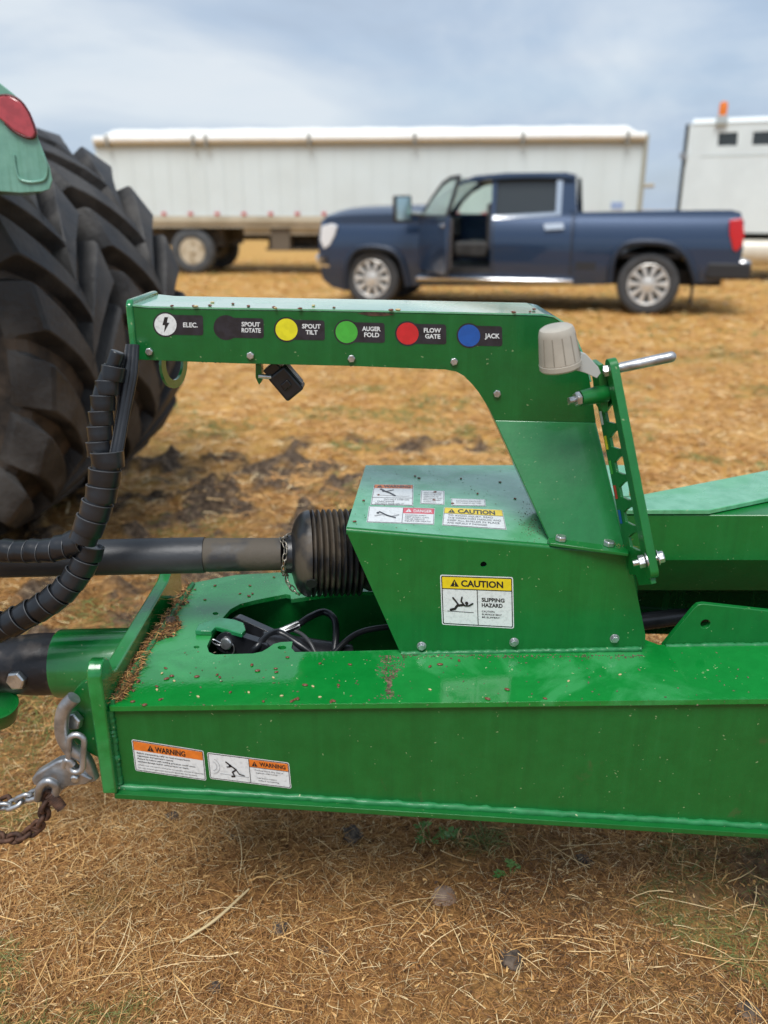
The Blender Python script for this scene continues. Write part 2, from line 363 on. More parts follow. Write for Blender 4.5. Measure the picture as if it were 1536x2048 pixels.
def blades(name, x, y, z, L, W, rng, tint, tilt=(0, 30), curve=.5, seg=3, az=None, m=None):
    k = len(x); az = rng.uniform(0, 2*math.pi, k) if az is None else az; el = np.radians(rng.uniform(tilt[0], tilt[1], k)**1.0)
    dx, dy = np.cos(az), np.sin(az); bend = rng.normal(0, curve, k); roll = rng.uniform(-1, 1, k)
    t = np.linspace(0, 1, seg+1); vs = np.zeros((k, (seg+1)*2, 3))
    for i, ti in enumerate(t):
        a = bend*ti*ti*L*.7
        cx = x+dx*L*ti*np.cos(el)-dy*a; cy = y+dy*L*ti*np.cos(el)+dx*a
        cz = z+L*ti*np.sin(el)-L*ti*ti*np.sin(el)*.75
        wd = W*(1-.75*ti**2)*.5
        for s_, j in ((-1, 0), (1, 1)):
            vs[:, i*2+j, 0] = cx - dy*wd*s_; vs[:, i*2+j, 1] = cy+dx*wd*s_; vs[:, i*2+j, 2] = cz+roll*wd*s_*.8
    nv = (seg+1)*2; base = np.arange(k)[:, None, None]*nv
    q = np.array([[2*i, 2*i+1, 2*i+3, 2*i+2] for i in range(seg)])[None]+base; q = q.reshape(-1, 4)
    me = bpy.data.meshes.new(name); me.vertices.add(k*nv); me.vertices.foreach_set('co', vs.ravel())
    me.loops.add(len(q)*4); me.loops.foreach_set('vertex_index', q.ravel().astype(np.int32)); me.polygons.add(len(q))
    me.polygons.foreach_set('loop_start', np.arange(len(q))*4); me.update(calc_edges=True)
    at = me.attributes.new('tint', 'FLOAT', 'POINT'); at.data.foreach_set('value', np.repeat(np.clip(tint, 0, 1), nv).astype(np.float32))
    me.materials.append(m or M_straw); o = bpy.data.objects.new(name, me); COL.objects.link(o); return o
def field_grass():
    g = np.random.default_rng(3)
    def wedge(n, y0, y1, pad):
        y = g.uniform(y0, y1, n); xm = y*.52+pad; x = g.uniform(-1, 1, n)*xm; return x, y
    parts = []
    # near thatch
    for nn, y0, y1, L0, L1, w0, w1 in ((170000, 1.0, 2.3, .010, .050, .0005, .0013), (60000, 2.0, 4.2, .03, .09, .0018, .004), (60000, 3.8, 9, .05, .13, .004, .009), (36000, 8.5, 26, .08, .2, .010, .022)):
        x, y = wedge(nn, y0, y1, .35)
        if y0 < 8:
            keep = (mudmask(x, y) < g.uniform(.05, 1.1, nn)) & (fbm(x, y, 5, 21) > g.uniform(.1, .5, nn)-.0)
            x, y = x[keep], y[keep]
        k = len(x); L = g.uniform(L0, L1, k)*g.uniform(.6, 1.25, k); W = g.uniform(w0, w1, k)
        d = fbm(x, y, 2.5, 31); gr = fbm(x, y, 2.2, 41)
        tint = .06+.70*g.beta(1.3, 2.0, k)+(d-.5)*.5; tint = np.clip(tint, 0, .86)
        if y0 > 3: tint = np.clip(tint*.6+.34, .3, .85)
        pale = g.random(k) < .10; tint[pale] = .84
        greenp = (gr > .6) & (g.random(k) < (.5 if y0 < 8 else .35)); tint[greenp] = g.uniform(.9, .97, greenp.sum())
        z = gheight(x, y)+g.uniform(-.004, .010, k)*(1+y*.15)
        parts.append(blades('dry_grass', x, y, z, L, W, g, tint, (0, 34), .45, 3 if y0 < 2 else 2))
    # long pale stalks
    n = 900; x, y = wedge(n, 1.05, 3.2, .2); L = g.uniform(.07, .17, n)
    parts.append(blades('dry_grass', x, y, gheight(x, y)+.010, L, g.uniform(.0009, .0022, n), g, g.uniform(.6, .85, n), (0, 14), .35, 4))
    # flat chaff flakes
    n = 9000; x, y = wedge(n, 1.0, 2.8, .3)
    parts.append(blades('dry_grass', x, y, gheight(x, y)+g.uniform(.002, .010, n), g.uniform(.005, .016, n), g.uniform(.0022, .005, n), g, np.clip(g.beta(1.4, 1.4, n)*.86, 0, .86), (0, 35), .3, 2))
    # clumps of standing stubble
    n = 260; cx, cy = wedge(n, 1.1, 5, .2); idx = np.repeat(np.arange(n), 16); k = len(idx)
    x = cx[idx]+g.normal(0, .012, k); y = cy[idx]+g.normal(0, .012, k)
    parts.append(blades('dry_grass', x, y, gheight(x, y), g.uniform(.03, .085, k), g.uniform(.001, .0024, k), g, g.uniform(.3, .82, k), (30, 75), .3, 3))
    # join into one object
    bm = bmesh.new()
    for p in parts[1:]: bm.from_mesh(p.data)
    bm.from_mesh(parts[0].data); bm.to_mesh(parts[0].data); bm.free()
    for p in parts[1:]: me = p.data; bpy.data.objects.remove(p); bpy.data.meshes.remove(me)
    o = parts[0]; o.name = 'dry_grass'; o['kind'] = 'stuff'; o['label'] = 'dry tan mown grass and chopped straw covering the field'; o['category'] = 'grass'
field_grass()

# ================================================================== implement tongue (one rigid welded assembly)
YB = 1.24
T0 = UY(215, 1413, YB); T1 = UY(1536, 1398, YB); TN = (T1-T0).cross(V(0, 1, 0)).normalized()
if TN.z < 0: TN = -TN
def TP(px, py, lift=0): return on(px, py, T0+TN*lift, TN)
def PR(P, npx): return npx*((Vector(P)-CP).dot(FW))/FPX
def topz(x): return T0.z + (T1.z-T0.z)*(x-T0.x)/(T1.x-T0.x)
XR = 1.9
tongue = thing('implement_tongue', (0.1, 1.45, 0), 'green steel implement tongue with hose arm, guard box and safety decals', 'implement tongue')
ybk = TP(500, 1150).y; yfl = TP(1420, 1288).y
xg = TP(1287, 1290).x
def tz(x, y, lift=0): return V(x, y, topz(x)+lift)
# top plate with the access opening
outer = [TP(218, 1413), tz(XR, YB), tz(XR, yfl), tz(xg+.03, yfl), tz(xg+.01, yfl+.02), tz(xg+.01, ybk), TP(620, 1141), TP(470, 1150), TP(388, 1165)]
hole = [TP(*p) for p in [(414, 1292), (418, 1304), (430, 1309), (505, 1307), (524, 1303), (536, 1296), (547, 1288), (562, 1284), (585, 1283), (583, 1296), (590, 1304), (700, 1302), (900, 1297), (900, 1183), (730, 1183), (660, 1187), (582, 1198), (581, 1190), (572, 1188), (511, 1200), (480, 1208), (460, 1219), (445, 1236), (436, 1250), (424, 1270)]]
def ph(px, py, rx, ry, k=10): return [TP(px+rx*math.cos(2*math.pi*i/k), py+ry*math.sin(2*math.pi*i/k)) for i in range(k)]
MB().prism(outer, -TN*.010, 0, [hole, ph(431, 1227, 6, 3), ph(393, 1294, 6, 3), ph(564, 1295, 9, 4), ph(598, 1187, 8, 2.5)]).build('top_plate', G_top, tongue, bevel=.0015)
# side plate, bottom plate, inner wall
zb0, zb1 = UY(230, 1571, YB+.012), UY(1536, 1652, YB+.012)
def botz(x): return zb0.z + (zb1.z-zb0.z)*(x-zb0.x)/(zb1.x-zb0.x)
xl = UY(217, 1400, YB+.012).x
def sidebox(x0, x1, y0, y1, dz=0, t=.010): return [(x0, y0, topz(x0)-t+dz), (x1, y0, topz(x1)-t+dz), (x1, y0, botz(x1)), (x0, y0, botz(x0))], (0, y1-y0, 0)
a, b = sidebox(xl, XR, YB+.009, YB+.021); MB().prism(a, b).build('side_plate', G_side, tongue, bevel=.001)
a, b = sidebox(xl, XR, yfl-.012, yfl)
m = MB(); xin = TP(900, 1200).x
a = [(xin, yfl-.014, topz(xin)-.0105), (XR, yfl-.014, topz(XR)-.0105), (XR, yfl-.014, botz(XR)), (xin, yfl-.014, botz(xin))]; m.prism(a, (0, .012, 0))
yin = TP(650, 1186).y+.006
a = [(xl, yin, topz(xl)-.0105), (xg, yin, topz(xg)-.0105), (xg, yin, botz(xg)), (xl, yin, botz(xl))]; m.prism(a, (0, .012, 0))
m.build('inner_web', G_side, tongue)
m = MB(); m.add([(xl-.004, YB-.010, botz(xl)), (XR, YB-.010, botz(XR)), (XR, yfl+.02, botz(XR)), (xg, yfl+.02, botz(xg)), (xg, ybk, botz(xg)), (xl-.004, ybk, botz(xl))] +
      [(xl-.004, YB-.010, botz(xl)-.011), (XR, YB-.010, botz(XR)-.011), (XR, yfl+.02, botz(XR)-.011), (xg, yfl+.02, botz(xg)-.011), (xg, ybk, botz(xg)-.011), (xl-.004, ybk, botz(xl)-.011)],
      [[0, 1, 2, 3], [0, 3, 4, 5], [9, 8, 7, 6], [11, 10, 9, 6]] + [[i, (i+1) % 6, 6+(i+1) % 6, 6+i] for i in range(6)])
m.build('bottom_plate', G_side, tongue, bevel=.0015)
G_weld = green_paint('green_weld', a=(.005, .14, .035), b=(.015, .20, .06), sky_sheen=.0, speck=.9, coat=.2, r0=.5, r1=.6, seed=31)
# weld beads: small irregular fillets
def weld(P, Q, r, name='weld_bead', mt=None, n=70, parent=None):
    P, Q = Vector(P), Vector(Q); pts = [P.lerp(Q, i/n) + V(random.uniform(-1, 1), random.uniform(-1, 1), random.uniform(-1, 1))*r*.14 for i in range(n+1)]
    MB().tube(pts, [r*random.uniform(.8, 1.15) for _ in pts], 8).build(name, mt or G_weld, parent or tongue, smooth=60)
weld((xl, YB+.008, botz(xl)+.002), (XR, YB+.008, botz(XR)+.002), .007, n=220)
weld((xl+.002, YB+.008, topz(xl)-.012), (xl+.002, YB+.008, botz(xl)+.004), .007, n=40)
weld(TP(222, 1408, .001), TP(386, 1168, .001), .006, n=60)
# end plate with two raised lugs
YE = YB-.012; ex0 = UY(188, 1450, YE).x-.002; ex1 = xl+.002
zt0 = topz(ex0); zb = UY(205, 1588, YE).z
zl = UY(195, 1322, YE+.02).z; zm = zt0+.036
prof = [(YE, zb), (YE, zl-.022), (YE+.006, zl-.008), (YE+.018, zl), (YE+.034, zl-.001), (YE+.048, zl-.012), (YE+.060, zm+.006), (YE+.078, zm), (ybk-.10, zm), (ybk-.078, zm+.006), (ybk-.06, zl-.01), (ybk-.04, zl), (ybk-.01, zl), (ybk+.006, zl-.02), (ybk+.006, zb)]
MB().prism([(ex0, y_, z_) for y_, z_ in prof], (ex1-ex0, 0, 0)).build('end_plate', green_paint('green_end', sky_sheen=.35, speck=.4, seed=8), tongue, bevel=.003)
# chain ear left of the end plate, with big bolt
yc = YE+.03
ear = [UY(*p, yc) for p in [(196, 1352), (172, 1360), (150, 1380), (135, 1405), (130, 1440), (140, 1475), (165, 1500), (205, 1520)]]
MB().prism(ear, (0, .018, 0)).build('chain_ear', G_side, tongue, bevel=.002)
pb = UY(152, 1438, yc-.002); MB().hexbolt(pb, (-.25, -1, .12), PR(pb, 19), .014, False, rot=.5).build('ear_bolt', M_zinc, tongue, bevel=.0008)
# hitch tube
ht = V(UY(180, 1330, 1.50).x, 1.50, UY(180, 1326, 1.50).z); hr = PR(ht, 68)
xa, xb = UY(108, 1330, 1.47).x, ex0+.002
ax = V(1, 0, .03).normalized(); c0 = V(xa, 1.50, UY(108, 1327, 1.50).z)
MB().lathe(c0, ax, [(0, hr-.008), (0, hr-.001), (.004, hr), (xb-xa, hr)], 48).build('hitch_tube', green_paint('green_tube', a=(.002, .12, .02), b=(.004, .15, .03), sky_sheen=.15, speck=.3, r0=.12, r1=.3, seed=9), tongue)
c1 = c0-ax*.001; m = MB().lathe(c1, -ax, [(0, hr*.90), (.03, hr*.91), (.055, hr*.90), (.085, hr*.86), (.10, hr*.80), (.30, hr*.74)], 40)
cpl = m.build('coupler_neck', mat('worn_black_steel', (.012, .012, .015), .42, col2=(.06, .05, .045), scale=30, detail=8, cut=(.5, .68), bump=.3, bscale=60), tongue)
pb = UY(36, 1358, 1.50-hr*.88); MB().hexbolt(pb, (-.1, -1, .12), PR(pb, 20), .014, False, rot=.4).build('coupler_bolt', M_zinc, tongue, bevel=.0008)
dc = UY(-6, 1408, 1.44); MB().lathe(dc, (.15, -.25, 1), [(-.045, .030), (-.04, .034), (-.01, .040), (0, .041), (0, .036), (-.012, .033), (-.03, .02)], 32).build('hitch_cup', G_guard, tongue)

# far main beam and diagonal deck plate to the right
YM = 1.56
zA, zB_, zC = UY(1400, 1030, YM).z, UY(1400, 1120, YM).z, UY(1400, 1182, YM+.05).z
x0 = UY(1240, 1080, YM).x
prof = [(YM, zA), (YM, zB_), (YM+.055, zC), (YM+.075, zC-.012), (YM+.10, zC-.010), (YM+.12, zB_), (YM+.12, zA)]
MB().prism([(x0, y_, z_) for y_, z_ in prof], (XR-x0, 0, 0)).build('main_beam', G_guard, tongue, bevel=.002, seg=1, smooth=12)
dz = zA+.002
dp = [UZ(*p, dz) for p in [(1236, 1029), (1418, 1029), (1536, 1004), (1760, 960), (1760, 903), (1536, 948), (1262, 1002), (1236, 1006)]]
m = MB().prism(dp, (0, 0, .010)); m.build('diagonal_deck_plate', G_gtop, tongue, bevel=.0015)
dw = [UZ(*p, dz) for p in [(1425, 1022), (1760, 945), (1760, 915), (1400, 985)]]
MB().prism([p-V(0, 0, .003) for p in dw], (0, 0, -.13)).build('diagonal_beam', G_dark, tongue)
# lower pipe under main beam
MB().tube([UY(1270, 1245, 1.66), UY(1440, 1222, 1.70), UY(1700, 1190, 1.78)], .020, 16).build('lower_pipe', M_black, tongue)
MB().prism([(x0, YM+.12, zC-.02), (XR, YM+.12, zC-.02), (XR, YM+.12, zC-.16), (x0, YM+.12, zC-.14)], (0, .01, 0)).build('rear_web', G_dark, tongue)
# gusset with pin hole
gp = [UY(*p, yfl) for p in [(1325, 1293), (1388, 1217), (1396, 1210), (1408, 1208), (1536, 1222), (1760, 1250), (1760, 1286)]]
gh = UY(1411, 1248, yfl); MB().prism(gp, (0, .012, 0), 0, [[gh+V(math.cos(t_*math.pi/8), 0, math.sin(t_*math.pi/8))*.0095 for t_ in range(16)]]).build('gusset_plate', G_guard, tongue, bevel=.0012)
weld(UY(1330, 1293, yfl-.004), UY(1760, 1287, yfl-.004), .006, n=80)

# ---------------------------------------------------------------- guard box
YG = TP(800, 1306).y
A, B = UY(692, 1058, YG), UY(1256, 1105, YG); GN = (B-A).cross(V(0, 1, 0)).normalized()
if GN.z < 0: GN = -GN
def GP(px, py, lift=0): return on(px, py, A+GN*lift, GN)
r_ = .007
guard = MB().prism([UY(*p, YG) for p in [(693, 1064), (1252, 1111), (1259, 1116), (1291, 1270), (1290, 1288), (1278, 1296), (800, 1304)]], (0, .004, 0), 0,
                   [[UY(967, 1129, YG)+V(math.cos(t_*math.pi/7), 0, math.sin(t_*math.pi/7))*.006 for t_ in range(14)]])
guard = guard.tube([UY(692.5, 1064, YG)+V(0, r_, 0), UY(1254, 1111, YG)+V(0, r_, 0)], r_, 16).build('guard_front', G_guard, tongue, smooth=40)
hq = UY(967, 1129, YG+.009); MB().lathe(hq, (0, 1, 0), [(0, .010), (.003, .010)], 16).build('hole_shade_disc', M_hole, tongue)  # added black disc stands in for the dark inside of the hole
tl, tr = GP(731, 930), GP(1262, 930)
tf = [A+V(0, r_, 0), UY(1254, 1105, YG)+V(0, r_, 0), tr, tl]
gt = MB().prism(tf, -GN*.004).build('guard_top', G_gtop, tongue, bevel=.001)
MB().prism([tl+V(0, -.001, -.0045), tr+V(0, -.001, -.0045), V(tr.x, tr.y, topz(tr.x)), V(tl.x+.1, tl.y, topz(tl.x))], (0, .004, 0)).build('guard_rear', G_guard, tongue)
re = [UY(1254, 1112, YG)+V(0, .005, 0), tr+V(0, -.001, -.005), V(tr.x+.01, tr.y, topz(tr.x)), UY(1288, 1294, YG)+V(0, .005, 0)]
MB().prism(re, (-.004, 0, 0)).build('guard_end', G_guard, tongue)
weld(UY(802, 1308, YG-.002), UY(1284, 1298, YG-.002), .0055, n=90)
for p in [(843, 1292), (1028, 1284), (1229, 1277)]:
    q = UY(*p, YG-.0004); MB().hexbolt(q, (0, -1, 0), PR(q, 7.5), .006, True, rot=random.random()).build('guard_bolt', M_zinc, tongue, bevel=.0004)

# ---------------------------------------------------------------- hose arm
YA = 1.53; AW = .185
up = [(262, 613), (300, 617), (700, 624), (1085, 632), (1108, 636), (1130, 650), (1150, 678), (1166, 715), (1180, 765), (1192, 845), (989, 840), (975, 812), (957, 784), (944, 768), (928, 752), (912, 743), (890, 739), (700, 732), (480, 727), (263, 719)]
arm = MB().prism([UY(*p, YA) for p in up], (0, AW, 0)).build('hose_arm', G_arm, tongue, bevel=.003)
# top sheet wrapping over the end, sky sheen put into its pale green
strip = [UY(px, py-.5, YA-.001) for px, py in up[:9]]; m = MB(); vs = []
for i, p in enumerate(strip):
    tng = (strip[min(i+1, len(strip)-1)]-strip[max(i-1, 0)]).normalized(); nn = V(-tng.z, 0, tng.x)
    vs += [p+nn*.0005, p+nn*.0035, p+nn*.0035+V(0, AW+.004, 0), p+nn*.0005+V(0, AW+.004, 0)]
m.add(vs, [[4*i+a, 4*i+(a+1) % 4, 4*i+4+(a+1) % 4, 4*i+4+a] for i in range(len(strip)-1) for a in range(4)] + [[0, 1, 2, 3], [4*len(strip)-k for k in (4, 3, 2, 1)]])
M_toparm = green_paint('green_arm_top_sheen', a=(.12, .40, .24), b=(.18, .50, .32), sky_sheen=.2, speck=.2, coat=1, coatr=.06, r0=.15, r1=.3, seed=11)
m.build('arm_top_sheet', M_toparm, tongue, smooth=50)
q0, q1 = UY(256, 603, YA-.004), UY(262, 722, YA-.004)
MB().prism([(q0.x-.006, YA-.005, q1.z), (q0.x-.006, YA-.005, q0.z-.006), (q0.x-.006, YA+.006, q0.z+.003), (q0.x-.006, YA+AW-.01, q0.z+.003), (q0.x-.006, YA+AW+.004, q0.z-.008), (q0.x-.006, YA+AW+.004, q1.z)], (.013, 0, 0)).build('arm_end_cap', green_paint('green_cap', a=(.004, .16, .04), b=(.02, .22, .08), sky_sheen=.3, seed=12), tongue, bevel=.004, seg=3)
rs = [UY(*p, YA-.0006) for p in [(715, 627), (735, 624), (765, 625), (790, 629), (770, 632), (740, 632)]]
MB().prism(rs, (0, .0004, 0)).build('rust_chip', M_rust, tongue)
for p in [(299, 703), (501, 711), (703, 717), (908, 723), (994, 787)]:
    q = UY(*p, YA-.0004); MB().hexbolt(q, (0, -1, 0), PR(q, 8), .005, False, rot=random.random()).build('arm_bolt', M_zinc, tongue, bevel=.0006)
# leaning lower column
c = [UY(989, 840, YA), UY(1192, 845, YA), GP(1253, 1100, .003), GP(1098, 1080, .003)]
m = MB(); bk = [p+V(0, AW-(.0 if i < 2 else .02), 0) for i, p in enumerate(c)]
m.add(c+bk, [[0, 1, 2, 3], [7, 6, 5, 4], [0, 4, 5, 1], [1, 5, 6, 2], [2, 6, 7, 3], [3, 7, 4, 0]]).build('arm_column', green_paint('green_column', a=(.003, .13, .024), b=(.005, .155, .032), sky_sheen=.08, speck=.35, r0=.30, r1=.40, dscale=2.5, seed=13), tongue, bevel=.002)
fl = [GP(1098, 1078, .001), GP(1250, 1098, .001), GP(1257, 1105, .001), GP(1256, 1113, .001), GP(1100, 1092, .001), GP(1094, 1086, .001)]
MB().prism(fl, GN*.006).build('column_foot', G_guard, tongue, bevel=.001)
for p in [(1121, 1081), (1217, 1091)]:
    q = GP(*p, .0075); MB().hexbolt(q, GN, PR(q, 12), .010, False, rot=.3+random.random()*.3).build('foot_bolt', M_zinc, tongue, bevel=.001)

# ---------------------------------------------------------------- hose comb plate, strap bar, handle
Oc = UY(1190, 752, YA-.004); Ec = UY(1262, 1135, YG-.005); cu = (Ec-Oc); CL = cu.length; cu.normalize()
vt = UY(1236, 750, YA-.10)-Oc; cv = (vt-cu*vt.dot(cu)).normalized(); CD = .090
cn = cu.cross(cv).normalized()
def CPt(u, v, w_=0): return Oc+cu*u+cv*v+cn*w_
near = []
pit = CL*.128; u0 = CL*.235
near += [(0, CD*.98)]
near += [(u0-pit*.62, CD*.98)]
for i in range(6):
    uc = u0+pit*i
    near += [(uc-pit*.46, CD*.55), (uc-pit*.30, CD*.30), (uc+pit*.08, CD*.30), (uc+pit*.22, CD*.62), (uc+pit*.24, CD*.97), (uc+pit*.44, CD*1.0)] if i < 5 else [(uc-pit*.46, CD*.55), (uc-pit*.30, CD*.30), (uc+pit*.08, CD*.30), (uc+pit*.2, CD*.62), (uc+pit*.22, CD*.97)]
near += [(CL, CD*.97), (CL+.012, CD*.7)]
poly = [CPt(u, v) for u, v in near] + [CPt(CL+.012, 0), CPt(0, 0)]
if True:
    comb = MB().prism(poly, cn*.006).build('hose_comb', G_guard, tongue, bevel=.001)
for i, mt_ in ((1, M_yel2), (2, M_lgrn), (3, M_red), (4, M_blu), (0, M_decal)):
    uc = u0+pit*(i-.1); sg = 1
    pts = [CPt(uc-pit*.30, CD*.05, 0), CPt(uc+pit*.25, CD*.05, 0), CPt(uc+pit*.25, CD*.16, 0), CPt(uc-pit*.30, CD*.16, 0)]
    side = -1 if cn.x > 0 else 1
    off = cn*(-.0005) if cn.x > 0 else cn*.0065
    MB().prism([p+off for p in pts], cn*(.0003)).build('hose_marker', mt_, comb)
def bar_between(a0, a1, b0, b1, dep):   # px edge pairs
    pass
bt0, bt1 = UY(1224, 733, YA-.105), UY(1303, 1140, YG-.095)
bd = (bt1-bt0).normalized(); bxx = V(1, 0, 0); bxx = (bxx-bd*bxx.dot(bd)).normalized(); byy = bd.cross(bxx).normalized()
M3 = Matrix((bxx, byy, bd)).transposed()
L_ = (bt1-bt0).length
m = MB(); hw = .0075; hd = .016
sec = []
for k_ in range(9): a_ = math.pi*k_/8; sec.append((math.cos(a_)*hd, -math.sin(a_)*hd*.9))
for k_ in range(9): a_ = math.pi*k_/8; sec.append((-math.cos(a_)*hd, L_+math.sin(a_)*hd*.9))
m.prism([bt0 + byy*(s_) + bd*t_ - bxx*hw for s_, t_ in sec], bxx*hw*2).build('strap_bar', G_guard, tongue, bevel=.001)
# upper end plate of comb behind bar, boss tube
MB().prism([UY(*p, YA-.09) for p in [(1196, 730), (1206, 728), (1216, 745), (1216, 822), (1208, 826), (1202, 815)]], (0, .05, 0)).build('comb_head', G_guard, tongue, bevel=.001)
p0, p1 = UY(1160, 797, YA-.10), UY(1212, 786, YA-.085)
MB().lathe(p0, p1-p0, [(0, .010), (0, PR(p0, 16)), ((p1-p0).length, PR(p0, 18))], 28).build('boss_tube', G_guard, tongue)
m = MB(); dxn = (p0-p1).normalized(); m.hexbolt(p0+dxn*.001, dxn, PR(p0, 15), .009, False); m.tube([p0, p0+dxn*.022], .0062, 14); m.build('boss_bolt', M_zinc, tongue, bevel=.0005)
MB().prism([UY(*p, YA-.03) for p in [(1228, 792), (1240, 776), (1247, 778), (1245, 790), (1236, 808), (1230, 810)]], (0, .012, 0)).build('lock_tab', G_dark, tongue, bevel=.001)
h0, h1 = UY(1205, 743, YA-.10), UY(1350, 712, YA-.12)
hdn = (h1-h0).normalized(); hl = (h1-h0).length
m = MB().lathe(h0, hdn, [(0, .004), (.001, .0065), (.02, .0066), (.022, .0072), (.03, .0088), (hl*.9, .0094), (hl-.004, .0090), (hl, .0065), (hl+.002, .003)], 24)
m.build('latch_handle', M_galv, tongue)
MB().hexbolt(h0+hdn*.002, hdn, .0105, .010, False).build('handle_nut', M_zinc, tongue, bevel=.0005)
# lower pivot bolt
k0, k1 = UY(1266, 1127, YG-.09), UY(1322, 1114, YG-.095); kd = (k1-k0).normalized(); kl = (k1-k0).length
m = MB().tube([k0, k1-kd*.005], .0055, 14).hexbolt(k0+kd*.010, kd, .0115, .012, False).lathe(k0+kd*.0225, kd, [(0, .0145), (.003, .0145)], 24).hexbolt(k1-kd*.006, kd, .0105, .009, True)
m.build('pivot_bolt', M_zinc, tongue, bevel=.0005)
MB().prism([CPt(CL-.02, CD*.35, .001), CPt(CL-.03, CD*1.05, .001), CPt(CL+.022, CD*1.1, .001), CPt(CL+.028, CD*.5, .001)], cn*.010).build('pivot_plate', G_guard, tongue, bevel=.001)
# beige round socket cap with its bracket
cb, ct = UY(1121, 733, YA-.12), UY(1110, 651, YA-.12); ca = (ct-cb); chh = ca.length; ca = (ca.normalized()+V(0, -.10, 0)).normalized()
rb, rt = PR(cb, 42), PR(cb, 34.5)
capo = MB().lathe(cb, ca, [(-.003, rb*.93), (0, rb*1.0), (.008, rb*1.0), (.0085, rb*.975), (.0095, rb*.975), (.010, rb*.985), (chh*.80, rt*1.05), (chh*.90, rt), (chh*.96, rt*.93), (chh, rt*.78), (chh*1.01, rt*.5)], 56).build('socket_cap', M_beige, tongue, smooth=30)
m = MB(); u_ = ca.orthogonal().normalized(); 
for k_ in range(12):
    a_ = k_*math.pi/6+.35; d_ = u_*math.cos(a_)+ca.cross(u_)*math.sin(a_)
    m.tube([cb+ca*.012+d_*rb*.985, cb+ca*chh*.8+d_*rt*1.05], .0008, 6)
m.build('cap_ribs', mat('beige_groove', (.24, .22, .18), .5), capo)
MB().prism([UY(*p, YA-.115) for p in [(1140, 738), (1160, 722), (1163, 705), (1172, 708), (1196, 733), (1202, 746), (1194, 757), (1168, 745)]], (0, .012, 0)).build('cap_bracket', mat('pale_bracket', (.42, .44, .42), .4), tongue, bevel=.001)
# black connector hanging under the arm with its green tab, and loop ring
MB().prism([UY(*p, YA+.03) for p in [(511, 728), (522, 728), (524, 762), (518, 770), (511, 755)]], (0, .03, 0)).build('connector_tab', G_guard, tongue, bevel=.0008)
cc = UY(574, 763, YA+.05); d_ = V(.62, 0, -.78).normalized(); e_ = V(.78, 0, .62)
Mx = Matrix((e_, V(0, 1, 0), d_)).transposed()
con = MB().box(cc, (.042, .048, .058), Mx).build('connector_socket', M_black, tongue, bevel=.005, seg=3)
m = MB().box(cc-d_*.034-e_*.004, (.030, .036, .022), Mx).box(cc-d_*.002+V(0, -.0252, 0)+d_*.004, (.018, .005, .014), Mx).box(cc+e_*.018-d_*.004, (.010, .036, .05), Mx)
m.build('connector_clip', mat('black_gloss_plastic', (.012, .012, .014), .25), con, bevel=.002)
q = UY(530, 752, YA+.03); MB().tube([q-V(.012, 0, 0), q+V(.012, 0, -.002)], .0045, 12).build('connector_pin', M_zinc, tongue)
rc = UY(347, 726, YA+.15); m = MB(); axr = V(.96, -.28, 0).normalized(); m.lathe(rc, axr, [(-.003, .034), (-.003, .051), (.003, .051), (.003, .034), (-.003, .034)], 40, cap=False)
m.build('hose_loop_ring', green_paint('green_ring', a=(.01, .2, .06), b=(.03, .28, .1), sky_sheen=.2, seed=15), tongue)

